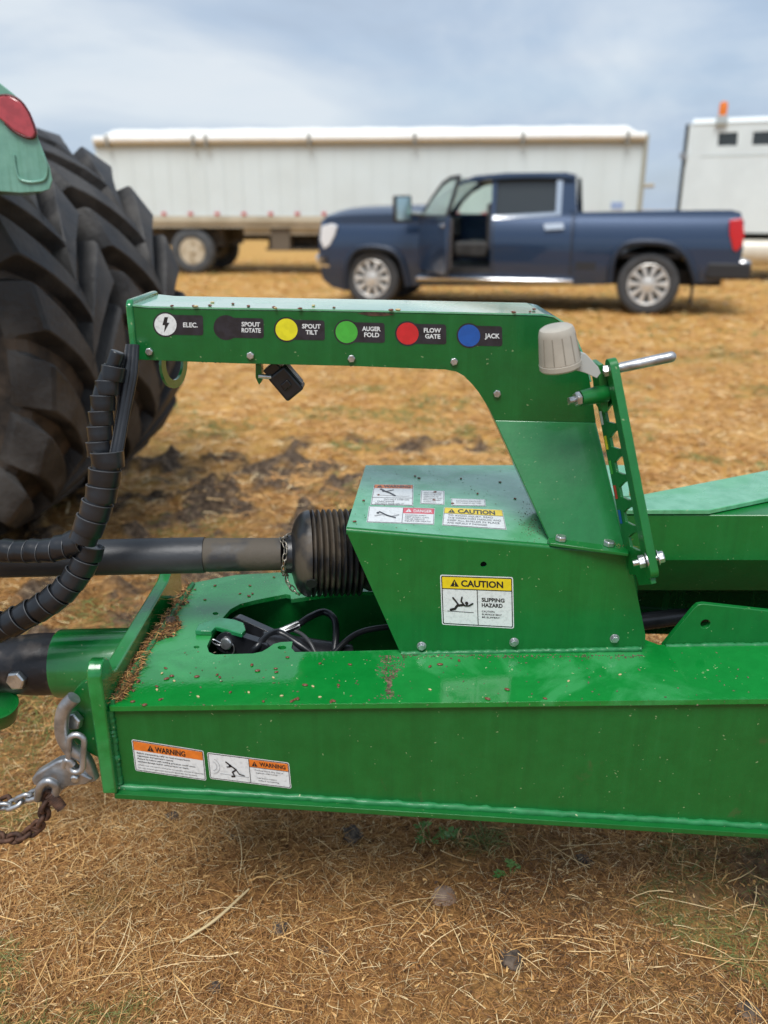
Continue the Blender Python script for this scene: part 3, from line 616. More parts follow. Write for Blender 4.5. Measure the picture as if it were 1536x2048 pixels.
# ---------------------------------------------------------------- decals
def text2d(txt, bold=0.0):
    cu_ = bpy.data.curves.new('lettering', 'FONT'); cu_.body = txt; cu_.size = 1; cu_.offset = bold; cu_.align_x = 'LEFT'; cu_.resolution_u = 3
    o = bpy.data.objects.new('lettering', cu_); COL.objects.link(o); dg = bpy.context.evaluated_depsgraph_get()
    me = bpy.data.meshes.new_from_object(o.evaluated_get(dg)); vs = [(v.co.x, v.co.y) for v in me.vertices]; fs = [list(p.vertices) for p in me.polygons]
    bpy.data.objects.remove(o); bpy.data.curves.remove(cu_); bpy.data.meshes.remove(me); return vs, fs
class Decal:
    def __init__(s, corners, W, H): s.c = [Vector(p) for p in corners]; s.W, s.H = W, H; s.mb = MB(); s.mats = []; s.n = (s.c[1]-s.c[0]).cross(s.c[0]-s.c[3]).normalized(); s.n = s.n if s.n.dot(CP-s.c[0]) > 0 else -s.n
    def P(s, x, y, l): # x right, y down
        u, v = x/s.W, y/s.H; a = s.c[0].lerp(s.c[1], u); b = s.c[3].lerp(s.c[2], u); return a.lerp(b, v)+s.n*(.0004+.00022*l)
    def mi(s, m):
        if m not in s.mats: s.mats.append(m)
        return s.mats.index(m)
    def poly(s, pts, m, l=0): s.mb.flat([s.P(x, y, l) for x, y in pts], s.mi(m)); return s
    def rect(s, x0, y0, x1, y1, m, l=0, r=0):
        if r: pts = [p for c_, a_ in (((x0+r, y0+r), 180), ((x1-r, y0+r), 270), ((x1-r, y1-r), 0), ((x0+r, y1-r), 90)) for p in arc(c_, r, a_, a_+90, 4)]
        else: pts = [(x0, y0), (x1, y0), (x1, y1), (x0, y1)]
        return s.poly(pts, m, l)
    def circ(s, x, y, r, m, l=0): return s.poly([(x+r*math.cos(t*math.pi/20), y+r*math.sin(t*math.pi/20)) for t in range(40)], m, l)
    def line(s, pts, w_, m, l=1):
        for (ax_, ay), (bx_, by) in zip(pts, pts[1:]):
            L = math.hypot(bx_-ax_, by-ay) or 1; nx, ny = -(by-ay)/L*w_/2, (bx_-ax_)/L*w_/2
            s.poly([(ax_+nx, ay+ny), (bx_+nx, by+ny), (bx_-nx, by-ny), (ax_-nx, ay-ny)], m, l); l += .1
            s.circ(bx_, by, w_/2, m, l); l += .1
        return s
    def text(s, t, x0, x1, y, h, m, l=1, bold=.012, center=False, maxw=None):
        vs, fs = text2d(t, bold); X0 = min(v[0] for v in vs); X1 = max(v[0] for v in vs); capH = .70
        k = h/capH; wd = (X1-X0)*k; sx = k
        if x1 is not None and not center: sx = (x1-x0)/(X1-X0)
        if center:
            sx = min(k, (x1-x0)/(X1-X0)); st = (x0+x1)/2-(X1-X0)*sx/2
        else: st = x0
        s.mb.add([s.P(st+(a-X0)*sx, y-b*k, l) for a, b in vs], fs, s.mi(m)); return s
    def tri(s, x, y, h, m, m2, l=2): # warning triangle, centre x, base y
        s.poly([(x-h*.58, y), (x+h*.58, y), (x, y-h)], m, l)
        s.poly([(x-h*.06, y-h*.68), (x+h*.06, y-h*.68), (x+h*.03, y-h*.3), (x-h*.03, y-h*.3)], m2, l+1); return s.circ(x, y-h*.15, h*.07, m2, l+1)
    def base(s, r=4, b=1.6): return s.rect(0, 0, s.W, s.H, M_decal, 0, r).rect(b, b, s.W-b, s.H-b, M_ink, 1, r*.7).rect(b*2, b*2, s.W-b*2, s.H-b*2, M_decal, 2, r*.5)
    def done(s, parent, name='safety_decal', label=None): return s.mb.build(name, s.mats, parent, smooth=0, label=label)

# caution: slipping hazard
d = Decal([UY(*p, YG) for p in [(880, 1149), (1026, 1154), (1028, 1257), (884, 1249)]], 145, 104).base(4, 2)
d.rect(4, 4, 141, 27, M_yel, 3).rect(4, 27, 141, 28.6, M_ink, 4).rect(72, 28, 73.5, 100, M_ink, 4).tri(28, 23, 15, M_ink, M_yel, 4).text('CAUTION', 41, 125, 22, 12.5, M_ink, 4, .035)
d.text('SLIPPING', 81, 127, 51, 7.5, M_ink, 4, .035).text('HAZARD', 81, 123, 62, 7.5, M_ink, 4, .035)
d.text('CAUTION:', 81, 107, 73, 3.4, M_ink, 4, .015).text('SURFACE MAY', 81, 121, 79, 3.4, M_ink, 4, .015).text('BE SLIPPERY.', 81, 118, 85, 3.4, M_ink, 4, .015)
d.line([(12, 74), (64, 75)], 1.2, M_ink, 4).circ(51, 56, 3.4, M_ink, 5).line([(46, 60), (32, 62), (27, 69), (19, 71)], 5, M_ink, 4).line([(36, 62), (29, 52), (24, 46)], 3.4, M_ink, 6).line([(46, 60), (40, 52), (42, 44)], 3.2, M_ink, 7).line([(46, 61), (55, 61), (63, 56)], 3.2, M_ink, 8)
d.done(tongue, 'caution_decal', 'yellow and white caution decal with a slipping figure')
# beam warnings
yp = YB+.009
d = Decal([UY(*p, yp) for p in [(263, 1478), (407, 1501), (413, 1561), (271, 1541)]], 146, 62).base(4, 1.4)
d.rect(3, 3, 143, 20, M_org, 3).tri(37, 18, 12, M_ink, M_org, 4).text('WARNING', 46, 108, 17.5, 10, M_ink, 4, .035)
for i, t in enumerate(['Before transporting, refer to road transportation', 'regulations and operators manual.', 'Failure to follow safe towing practices could cause', 'machine damage and/or serious injury or death.', 'Check rear end before towing for any people, animals or obstacles.', 'Do not exceed approved transport speed for this machine.']):
    wd = [108, 74, 118, 104, 134, 120][i]; d.text(t, 8, 8+wd, 26+i*5.6+(1 if i > 3 else 0), 3.0 if i < 4 else 2.3, M_ink, 4, .012 if i < 4 else 0)
d.done(tongue, 'warning_decal', 'orange and white warning decal with six lines of text')
d = Decal([UY(*p, yp) for p in [(414, 1504), (578, 1525), (583, 1577), (420, 1557)]], 166, 54).base(4, 1.4)
d.rect(83, 3, 163, 18, M_org, 3).rect(83, 3, 84.2, 51, M_ink, 4).rect(83, 18, 163, 18.8, M_ink, 4).tri(95, 16, 10, M_ink, M_org, 5).text('WARNING', 105, 158, 14.5, 8, M_ink, 4, .035)
for i, (t, x0_, x1_) in enumerate([('Crushing hazard. Stay clear of', 94, 152), ('implement while hitching.', 96, 140), ('', 0, 0), ('Use jack to support', 98, 138), ('before unhitching.', 100, 142)]):
    if t: d.text(t, x0_, x1_, 25+i*5.2, 2.6, M_ink, 4, 0)
gr_ = mat('decal_grey', (.36, .37, .38), .4)
for rr in (15, 9):
    ap = arc((8, 26), rr, -70, 80, 14); d.line([(max(a, 4), b) for a, b in ap], .9, gr_, 4)
d.line([(22, 40), (80, 41)], 1, gr_, 4).circ(44, 22, 2.6, M_ink, 5).line([(36, 14), (47, 22), (56, 28), (48, 34), (52, 42), (46, 43)], 3, M_ink, 5).line([(46, 23), (38, 24)], 2, M_ink, 7).line([(56, 28), (62, 36), (72, 38)], 2, M_ink, 8)
d.done(tongue, 'warning_decal', 'orange and white warning decal with a crouching figure by a wheel')
# guard top decals
gp_ = lambda L: [GP(*p) for p in L]
d = Decal(gp_([(748, 969), (827, 970), (826, 1012), (741, 1010)]), 80, 74).base(1, 1)
d.rect(2, 2, 78, 15, M_org, 3).rect(2, 49, 78, 50, M_ink, 4).tri(12, 13, 10, M_ink, M_org, 4).text('WARNING', 20, 74, 13, 9, M_ink, 4, .035).line([(8, 40), (66, 44), (72, 42)], 1.4, gr_, 4).circ(21, 26, 3, M_ink, 5).line([(14, 18), (24, 27), (34, 33), (44, 42)], 4, M_ink, 5).line([(26, 28), (40, 22)], 2, M_ink, 7)
d.text('DO NOT STEP ON', 24, 72, 58, 5, M_ink, 4, 0).text('MACHINE', 12, 44, 65, 5, M_ink, 4, 0).text('DO NOT RIDE ON IT', 8, 62, 72, 5, M_ink, 4, 0); d.done(gt, 'warning_decal', 'white decal with orange band and falling figure')
d = Decal(gp_([(842, 981), (889, 982), (889, 1010), (840, 1008)]), 48, 46).base(1, 1)
for i in range(6): d.text(['READ OPERATORS', 'MANUAL BEFORE', 'OPERATING OR', 'SERVICING THIS', 'MACHINE. KEEP', 'GUARDS ON'][i], 6, [42, 41, 36, 42, 40, 30][i], 11+i*6, 3.4, M_ink, 4, 0)
d.done(gt, 'small_decal')
d = Decal(gp_([(902, 997), (970, 999), (972, 1013), (903, 1012)]), 70, 26).base(1, 1)
for i in range(2): d.text(['ROTATING DRIVELINE', 'STAY CLEAR AT ALL TIMES'][i], 10, 60, 12+i*7, 4, M_ink, 4, 0)
d.done(gt, 'small_decal')
d = Decal(gp_([(738, 1013), (870, 1017), (868, 1050), (733, 1045)]), 136, 52).base(1, 1)
d.rect(70, 2, 134, 20, M_pink, 3).rect(70, 2, 71, 50, M_ink, 4).tri(82, 16, 11, M_decal, M_pink, 4).text('DANGER', 92, 130, 16, 9, M_decal, 4, .02).circ(20, 22, 3, M_ink, 5).line([(14, 32), (30, 26), (48, 32), (62, 26)], 4, gr_, 4).line([(22, 18), (40, 30), (56, 36)], 3, M_ink, 7)
for i in range(4): d.text(['ROTATING SHAFT', 'KEEP AWAY. CAN', 'CAUSE SERIOUS', 'INJURY OR DEATH'][i], 76, [118, 124, 116, 128][i], 28+i*6, 4, M_ink, 4, 0)
d.done(gt, 'danger_decal', 'faded red danger decal with a rolling figure')
d = Decal(gp_([(888, 1015), (1005, 1020), (1013, 1060), (884, 1051)]), 128, 58).base(1, 1)
d.rect(2, 2, 126, 20, M_yel, 3).rect(2, 20, 126, 21, M_ink, 4).tri(17, 18, 13, M_ink, M_yel, 4).text('CAUTION', 30, 110, 17.5, 12, M_ink, 4, .035)
for i in range(4): d.text(['TO AVOID INJURY, READ', 'THE OPERATORS MANUAL AND', 'KEEP ALL SHIELDS IN PLACE', 'AND REPLACE IF DAMAGED'][i], 10, [104, 120, 116, 90][i], 29+i*7.6, 5, M_ink, 4, 0)
d.done(gt, 'caution_decal', 'white decal with yellow caution band on the guard top')
# arm hose labels
LB = [(331, 649, 407, ('ELEC.',), 'w'), (452, 655, 528, ('SPOUT', 'ROTATE'), None), (573, 659, 650, ('SPOUT', 'TILT'), M_yel2), (693, 664, 770, ('AUGER', 'FOLD'), M_lgrn), (815, 667, 893, ('FLOW', 'GATE'), M_red), (938, 671, 1005, ('JACK',), M_blu)]
for cx, cy, ex, tx, cm in LB:
    W_ = ex-cx+26; sl = .022
    d = Decal([UY(cx-26, cy-26-26*sl, YA), UY(ex, cy-26+(ex-cx)*sl, YA), UY(ex+1, cy+26+(ex-cx)*sl, YA), UY(cx-26, cy+26-26*sl, YA)], W_, 52)
    pts = arc((26, 26), 25, 55, 305, 30) + [(46, 6)] + arc((W_-6, 11), 5, -90, 0, 4) + arc((W_-6, 41), 5, 0, 90, 4) + [(46, 46)]
    d.poly(pts, M_inkbody, 0)
    if cm == 'w':
        d.circ(26, 26, 22, M_decal, 1).poly([(24, 11), (31, 11), (29, 22), (34, 22), (23, 42), (25, 27), (20, 27)], M_ink, 2)
    elif cm: d.circ(26, 26, 22, cm, 1)
    tc_ = {'ELEC.': (61, 90), 'JACK': (57, 87)}.get(tx[0], (56, 96))
    if len(tx) == 1: d.text(tx[0], tc_[0], tc_[1], 30, 9, M_decal, 2, .03)
    else: d.text(tx[0], 57, 94, 22.5, 8.5, M_decal, 2, .03, center=True).text(tx[1], 57, 95, 34.5, 8.5, M_decal, 2, .03, center=True)
    d.done(arm, 'hose_label', {'ELEC.': 'white lightning circle label', 'JACK': 'blue circle label'}.get(tx[0], {None: 'black circle label'}.get(cm, ' '.join(tx).lower()+' circle label')))

# ---------------------------------------------------------------- hydraulic parts in the opening
jack = thing('hitch_jack', (TP(460, 1290).x, TP(460, 1290).y, topz(-.3)-.1), 'black clevis linkage with silver pin in the tongue opening', 'linkage')
zi = topz(-.3)-.030
MB().prism([TP(*p, .001) for p in [(391, 1270), (398, 1256), (440, 1243), (470, 1247), (488, 1254), (492, 1268), (484, 1276), (462, 1270), (432, 1262), (424, 1271)]], TN*.010).build('clevis_bracket', green_paint('green_brk', a=(.01, .18, .05), b=(.03, .24, .1), sky_sheen=.5, seed=16), jack, bevel=.0015)
pA, pB = UZ(458, 1282, zi+.012), UZ(478, 1250, zi+.012); ayd = V(-.25, -1, .12).normalized()
def link(p, q, r0, r1, th):
    m = MB(); d0 = (q-p).normalized(); uu = ayd; vv = d0.cross(uu).normalized(); pts = []
    for k_ in range(13): a_ = math.pi/2+math.pi*k_/12; pts.append(p + d0*math.cos(a_)*r0 + vv*math.sin(a_)*r0)
    for k_ in range(13): a_ = -math.pi/2+math.pi*k_/12; pts.append(q + d0*math.cos(a_)*r1 + vv*math.sin(a_)*r1)
    m.prism([x_-uu*th/2 for x_ in pts], uu*th); return m
M_blk2 = mat('satin_black_steel', (.016, .017, .02), .3, coat=.3, var=.3, scale=30, bump=.1)
link(pA, UZ(525, 1300, zi-.01), .024, .020, .022).build('clevis_arm', M_blk2, jack, bevel=.003)
link(pB, UZ(560, 1285, zi-.01), .020, .018, .022).build('clevis_arm', M_blk2, jack, bevel=.003)
MB().tube([UZ(520, 1292, zi-.012), UZ(700, 1318, zi-.06)], .032, 24).build('cylinder_body', M_blk2, jack, bevel=.003)
MB().lathe(pA+ayd*.008, ayd, [(0, .012), (.008, .013), (.011, .011), (.012, .004)], 24).build('clevis_pin', M_zinc, jack)
m = MB(); e0 = pA+ayd*.016
m.tube(smoothpath([e0+V(-.010, 0, .002), e0+V(-.024, 0, .010), e0+V(-.027, 0, .004), e0+V(-.014, 0, -.003), e0+V(.012, 0, .0), e0+V(.016, 0, -.016), e0+V(.010, 0, -.026)], 5), .0014, 6).build('cotter_pin', M_zinc, jack)
def hose(pts, r, label, mt=None, fit=None):
    P = smoothpath([UZ(a, b, z_) for a, b, z_ in pts], 8); m = MB().tube(P, r, 14); o = m.build('hydraulic_hose', mt or M_black, None, org=P[0], smooth=60); tag(o, label, 'hose')
    if fit:
        q = [UZ(a, b, z_) for a, b, z_ in fit]; MB().tube(q, r*1.25, 6).build('hose_fitting', M_galv, o)
    return o
z1 = zi
hose([(570, 1262, z1+.01), (595, 1250, z1+.018), (620, 1234, z1+.026), (648, 1224, z1+.026), (668, 1238, z1+.018), (672, 1268, z1), (668, 1310, z1-.03)], .0075, 'thick black hose looping up behind the clevis in the opening', fit=[(552, 1268, z1+.006), (598, 1249, z1+.018)])
hose([(548, 1270, z1+.006), (575, 1259, z1+.01), (600, 1266, z1+.006), (620, 1285, z1), (634, 1312, z1-.02)], .0042, 'thin grey hose curving in front of the thick looped hose', mt=mat('grey_rubber', (.05, .052, .055), .4))
hose([(660, 1316, z1-.03), (690, 1284, z1-.01), (720, 1265, z1), (760, 1256, z1+.004), (830, 1250, z1+.004)], .0065, 'black hose rising toward the guard inside the opening')
hose([(498, 1312, z1-.02), (515, 1292, z1+.004), (536, 1272, z1+.012), (560, 1266, z1+.01), (600, 1290, z1-.005), (640, 1318, z1-.03)], .008, 'short black hose bending tightly beside the clevis arm')

# ---------------------------------------------------------------- driveline shaft
pto = thing('driveline_shaft', (UY(300, 1110, 1.52).x, 1.52, UY(300, 1110, 1.52).z), 'grey driveline shaft with ribbed black bellows shield entering the guard', 'driveline')
s0, s1 = UY(-120, 1122, 1.50), UY(410, 1110, 1.52)
MB().tube([s0, s1], PR(s1, 36), 40).build('outer_tube', M_blackshaft, pto, smooth=60)
s2 = UY(568, 1108, 1.525); MB().lathe(s1-V(.004, 0, 0), s2-s1, [(0, PR(s1, 33)), (.012, PR(s1, 34)), ((s2-s1).length, PR(s1, 32.5))], 40).build('inner_tube', M_muddy, pto)
ad = (UY(720, 1104, 1.55)-s2).normalized(); k = PR(s2, 1)
prof = [(0, 33*k), (2*k, 38*k), (14*k, 39*k), (17*k, 47*k), (20*k, 60*k), (25*k, 71*k), (31*k, 79*k), (38*k, 84.5*k), (44*k, 87*k), (50*k, 88*k), (51*k, 80*k)]
MB().lathe(s2, ad, prof, 56).build('bell_housing', M_bellows, pto)
prof = [(49*k, 78*k)]
for i in range(9):
    a_ = 52+i*11.5; prof += [(a_*k, 73*k), ((a_+1.2)*k, (84)*k), ((a_+3.5)*k, (88.5)*k), ((a_+6)*k, (88)*k), ((a_+8.3)*k, 85*k), ((a_+9)*k, 73*k), ((a_+11)*k, 72*k)]
prof += [(170*k, 80*k), (230*k, 79*k)]
MB().lathe(s2, ad, prof, 64).build('bellows', M_bellows, pto)
def slot(t0, t1, a0, a1, r):
    m = MB(); u = V(0, 0, 1); q = ad.cross(u).normalized(); pts = []
    return m
# access hole in bellows
uz = (V(0, 0, 1)-ad*ad.z).normalized(); uq = V(0, -1, 0)
c_ = s2+ad*(62*k)+(uq*math.cos(R(-18))+uz*math.sin(R(-18)))*90*k
MB().lathe(c_-(uq*math.cos(R(-18))+uz*math.sin(R(-18)))*.004, (uq*math.cos(R(-18))+uz*math.sin(R(-18))), [(0, .011), (.0045, .011)], 8).build('bellows_slot', M_hole, pto)

# chains
def chain(parent, name, pts, wire, ll, lw, mt, twist0=0, lab=None, ngrp=None):
    P = smoothpath(pts, 14); cum = [0]
    for a, b in zip(P, P[1:]): cum.append(cum[-1]+(b-a).length)
    def at(s_):
        s_ = min(max(s_, 0), cum[-1]-1e-6); i = max(j for j in range(len(cum)-1) if cum[j] <= s_); t = (s_-cum[i])/(cum[i+1]-cum[i]+1e-9); return P[i].lerp(P[i+1], t)
    pitch = ll-2*wire; k_ = int(cum[-1]/pitch); out = []
    for i in range(k_):
        c0_ = at((i+.5)*pitch); d_ = (at((i+1)*pitch)-at(i*pitch)).normalized(); u_ = d_.orthogonal().normalized(); q_ = d_.cross(u_); tw = twist0+(math.pi/2)*(i % 2)+random.uniform(-.25, .25)
        s_ = u_*math.cos(tw)+q_*math.sin(tw); hl_ = ll/2-lw/2; pp = []
        for j in range(7): a_ = -math.pi/2+math.pi*j/6; pp.append(c0_+d_*(hl_+math.cos(a_)*(lw/2-wire/2))+s_*math.sin(a_)*(lw/2-wire/2))
        for j in range(7): a_ = math.pi/2+math.pi*j/6; pp.append(c0_+d_*(-hl_+math.cos(a_)*(lw/2-wire/2))+s_*math.sin(a_)*(lw/2-wire/2))
        MB().tube(pp, wire/2, 8, closed=True).build('chain_link', mt, parent, smooth=80)
dch = thing('shield_chain', UY(575, 1060, 1.45), 'thin silver restraint chain wrapped round the driveline neck', 'chain')
nk = s2+ad*12*k; pts = []
for i in range(15):
    a_ = R(70-i*18); rr = 41*k; pts.append(nk + ad*(math.sin(i*.9)*5*k-4*k-.002*abs(i-5)) + uq*math.cos(a_)*rr + uz*math.sin(a_)*rr)
pts += [UY(575, 1165, 1.50), UY(590, 1182, 1.50), UY(602, 1193, 1.50)]
pts = [nk+uz*40*k+ad*12*k-V(0, -.01, 0)] + pts[:9] + pts[-3:]
chain(dch, 'c', pts, .0028, .018, .011, mat('weathered_chain', (.30, .27, .22), .4, metal=.8, var=.4, scale=90))

# ---------------------------------------------------------------- spiral wrapped hose bundle
hb = thing('hose_bundle', UY(200, 1000, 1.42), 'black spiral wrapped hose bundle hanging from the arm tip', 'hose bundle')
def resample(P, step):
    out = [P[0]]; acc = 0
    for a, b in zip(P, P[1:]):
        L = (b-a).length; pos = step-acc
        while pos <= L: out.append(a.lerp(b, pos/L)); pos += step
        acc = (acc+L) % step
    return out
def wrap(pts, rpx0, rpx1, pitch_px, tilt=.25, lip=True, gapj=.1):
    P = smoothpath([UY(*p) for p in pts], 20); k0_ = PR(P[0], 1); Q = resample(P, pitch_px*k0_); m = MB(); n_ = len(Q)-1
    for i in range(n_):
        a, b = Q[i], Q[i+1]; d_ = (b-a).normalized(); side = d_.cross(V(0, 1, 0)).normalized(); tl_ = tilt+random.uniform(-gapj, gapj)
        ax_ = (d_+side*tl_+V(0, random.uniform(-.08, .08), 0)).normalized(); L = (b-a).length*random.uniform(.88, .97)
        r = (rpx0+(rpx1-rpx0)*i/max(n_-1, 1))*k0_*random.uniform(.985, 1.015); off = -L*.05
        prof_ = [(off+.004, r*.84), (off, r*.95), (off, r*1.01), (off+.0010, r*1.022), (off+.0024, r*1.015), (off+L*.5, r*1.0), (off+L-.0015, r*.975), (off+L, r*.955), (off+L-.001, r*.86)]
        b0 = len(m.v); m.lathe(a, ax_, prof_, 28, 0)
        # lip ring faces
        nf = 28
        base_f = len(m.f)-(len(prof_)-1)*nf-2
        for j in range(nf):
            m.m[base_f+1*nf+j] = 1; m.m[base_f+2*nf+j] = 1
    m.tube(P, [rpx0*k0_*.87]*len(P), 20)
    o = m.build('spiral_wrap', [M_black, M_wraprim], hb, smooth=50); return o
MB().tube([UY(236, 703, 1.475), UY(222, 745, 1.47)], PR(UY(230, 720, 1.47), 15), 20).build('hose_end', M_black, hb, bevel=.002)
wrap([(228, 735, 1.47), (208, 785, 1.46), (200, 840, 1.45), (195, 915, 1.44)], 24, 25, 31, .25)
wrap([(214, 905, 1.43), (207, 960, 1.42), (192, 1015, 1.41), (165, 1082, 1.40)], 32, 31, 35, .15)
wrap([(160, 1082, 1.415), (120, 1098, 1.415), (70, 1103, 1.42), (0, 1102, 1.43), (-80, 1095, 1.45)], 26, 21, 29, -.15)
wrap([(182, 1092, 1.42), (160, 1140, 1.41), (118, 1188, 1.40), (60, 1226, 1.39), (0, 1252, 1.385), (-80, 1280, 1.38)], 26, 30, 31, .12)
for dx_, r_px, mt_ in ((0, 9, M_black), (14, 8, M_black), (-10, 6, mat('braided_hose', (.06, .06, .062), .5, var=.5, scale=400)), (24, 5, M_black)):
    P = smoothpath([UY(262+dx_*.5, 690, 1.50), UY(254+dx_*.7, 750, 1.48), UY(243+dx_*.5, 830, 1.46), UY(228+dx_*.5, 915, 1.43), UY(215+dx_*.5, 975, 1.42)], 8); MB().tube(P, PR(P[0], r_px), 14).build('cable', mt_, hb, smooth=60)

# ---------------------------------------------------------------- tow hook and safety chains
YCh = YE+.01
hook = thing('tow_hook', UY(130, 1530, YCh), 'galvanised safety chain hook and clevis hanging from the end plate', 'hook')
m = MB(); P = smoothpath([UY(148, 1395, YCh-.004), UY(128, 1420, YCh-.006), UY(124, 1465, YCh-.006), UY(142, 1498, YCh-.006), UY(165, 1510, YCh)], 8)
m.tube(P, [.0125]*len(P), 14).build('hook_arm', M_galv, hook, smooth=60)
m = MB(); pp = []
c0_, c1_ = UY(155, 1480, YCh-.012), UY(152, 1530, YCh-.014)
for j in range(9): a_ = math.pi*j/8; pp.append(c0_+V(math.cos(a_)*.013, -.003, math.sin(a_)*.013))
for j in range(9): a_ = math.pi+math.pi*j/8; pp.append(c1_+V(math.cos(a_)*.013, -.003, math.sin(a_)*.013))
m.tube(pp, .0055, 12, closed=True).build('ring_link', M_galv, hook, smooth=80)
yk = YCh-.004
body = [UY(*p, yk) for p in [(62, 1560), (72, 1548), (112, 1524), (128, 1520), (142, 1528), (150, 1540), (172, 1552), (186, 1560), (176, 1568), (140, 1572), (122, 1584), (112, 1600), (96, 1602), (84, 1590), (86, 1572), (68, 1572)]]
MB().prism(body, (0, .020, 0)).build('hook_body', M_galv, hook, bevel=.004, seg=3)
P = smoothpath([UY(150, 1500, YCh+.01), UY(172, 1520, YCh+.012), UY(186, 1556, YCh+.012)], 6); MB().tube(P, .012, 12).build('hook_tip', M_galv, hook, smooth=60)
P = smoothpath([UY(128, 1533, yk-.012), UY(134, 1520, yk-.014), UY(146, 1530, yk-.012)], 6); MB().tube(P, .006, 10).build('hook_latch', M_galv, hook, smooth=60)
m = MB(); hp_ = UY(150, 1556, yk-.001); m.lathe(hp_, (0, -1, 0), [(0, .0075), (.004, .0075), (.006, .005)], 20).build('hook_pin', M_zinc, hook)
P = smoothpath([UY(76, 1598, yk-.006), UY(80, 1575, yk-.014), UY(96, 1562, yk-.016), UY(112, 1572, yk-.014), UY(110, 1592, yk-.01)], 6); MB().tube(P, .0075, 12).build('clevis_bow', M_galv, hook, smooth=60)
q0, q1 = UY(100, 1588, yk-.012), UY(124, 1616, yk-.016); dd = (q1-q0).normalized(); LL = (q1-q0).length; prof = [(0, .0095)]
for i in range(9): prof += [(LL*(i+.5)/10, .0105), (LL*(i+.95)/10, .0090)]
prof += [(LL, .0098), (LL+.001, .006)]
MB().lathe(q0, dd, prof, 18).build('clevis_bolt', M_rust, hook)
sc1 = thing('silver_chain', UY(30, 1605, YCh), 'galvanised chain running left from the hook', 'chain')
chain(sc1, 'c', [UY(78, 1586, YCh-.004), UY(50, 1596, YCh), UY(10, 1612, YCh), UY(-60, 1606, YCh)], .0085, .040, .026, M_galv, .4)
sc2 = thing('rusty_chain', UY(60, 1650, YCh), 'rusty brown chain drooping left from the hook toward the ground', 'chain')
chain(sc2, 'c', [UY(100, 1588, YCh-.008), UY(92, 1612, YCh-.008), UY(84, 1640, YCh-.004), UY(64, 1662, YCh), UY(30, 1676, YCh), UY(-10, 1672, YCh+.01), UY(-70, 1640, YCh+.02)], .0085, .036, .026, M_rust, .9)
sc3 = thing('worn_chain', UY(5, 1605, YCh+.03), 'worn brown chain end crossing behind the galvanised chain', 'chain')
chain(sc3, 'c', [UY(16, 1600, YCh+.03), UY(-10, 1612, YCh+.03), UY(-70, 1632, YCh+.03)], .0085, .036, .026, M_rust, .2)

# ---------------------------------------------------------------- debris pile, seeds, droplets
def pile():
    g = np.random.default_rng(9); poly = [(222, 1408), (240, 1404), (262, 1378), (285, 1335), (302, 1288), (322, 1280), (352, 1272), (364, 1250), (352, 1228), (372, 1208), (384, 1170), (372, 1168), (330, 1235), (300, 1275), (262, 1330)]
    def inside(x, y):
        c = False
        for i in range(len(poly)):
            x1, y1 = poly[i]; x2, y2 = poly[i-1]
            if (y1 > y) != (y2 > y) and x < (x2-x1)*(y-y1)/(y2-y1)+x1: c = not c
        return c
    P = []
    while len(P) < 1700:
        a, b = g.uniform(215, 392), g.uniform(1165, 1412)
        if inside(a, b): P.append(TP(a, b))
    P = np.array([tuple(p) for p in P]); k = len(P)
    o = blades('straw_debris', P[:, 0], P[:, 1], P[:, 2]+g.uniform(.001, .010, k), g.uniform(.003, .022, k)*g.choice([.6, 1, 1.4], k), g.uniform(.0006, .0016, k), g, np.clip(g.beta(.8, 2.4, k)*.86, 0, .85), (0, 25), .6, 3)
    bm = bmesh.new(); bm.from_mesh(o.data)
    tl = bm.verts.layers.float.get('tint') 
    for i in range(1500):
        p = P[g.integers(k)]; r = g.uniform(.0006, .0022); M_ = Matrix.Translation(p+np.array([0, 0, r*.5])) @ Matrix.Rotation(g.uniform(0, 6), 4, 'Z') @ Matrix.Diagonal((r*1.6, r, r*.7, 1))
        res = bmesh.ops.create_icosphere(bm, subdivisions=1, radius=1, matrix=M_)
        tv = float(g.choice([.0, .0, .05, .12, .2, .3, .75]))
        for v in res['verts']: v[tl] = tv
    bm.to_mesh(o.data); bm.free(); o['kind'] = 'stuff'; o['label'] = 'straw and dirt packed against the end plate on the tongue deck'; o['category'] = 'debris'
pile()
cl = bmesh.new(); bmesh.ops.create_icosphere(cl, subdivisions=3, radius=1)
def clod_mesh(name, mt, seed, amp=.35):
    bm = cl.copy()
    for v in bm.verts:
        q = v.co.copy(); f_ = 1+amp*noise.noise(q*1.4+Vector((seed, 0, 0)))+amp*.5*noise.noise(q*4+Vector((0, seed, 0))); v.co = Vector((q.x, q.y, q.z*.7))*f_
    me = bpy.data.meshes.new(name); bm.to_mesh(me); bm.free(); me.materials.append(mt); me.polygons.foreach_set('use_smooth', [True]*len(me.polygons)); return me
M_clod = mat('dark_soil_clod', (.045, .034, .027), .9, col2=(.15, .11, .08), scale=1.5, bump=1, bscale=4, detail=8)
M_stone = mat('pale_stone', (.24, .16, .115), .85, col2=(.34, .24, .18), scale=1.2, bump=.3, bscale=4)
def put(me, name, loc, sc, label, cat, group=None, rz=None):
    o = bpy.data.objects.new(name, me); COL.objects.link(o); o.location = loc; o.scale = sc if hasattr(sc, '__len__') else (sc,)*3; o.rotation_euler = (0, 0, random.uniform(0, 6) if rz is None else rz); return tag(o, label, cat, group)
put(clod_mesh('soil_lump', M_clod, 3), 'soil_lump', TP(341, 1240, .008), .0105, 'dark soil lump on the straw debris by the end plate', 'soil')
sm = bmesh.new(); bmesh.ops.create_uvsphere(sm, u_segments=10, v_segments=6, radius=1); me_s = bpy.data.meshes.new('seed'); sm.to_mesh(me_s); me_s.materials.append(M_seed); me_s.polygons.foreach_set('use_smooth', [True]*len(me_s.polygons))
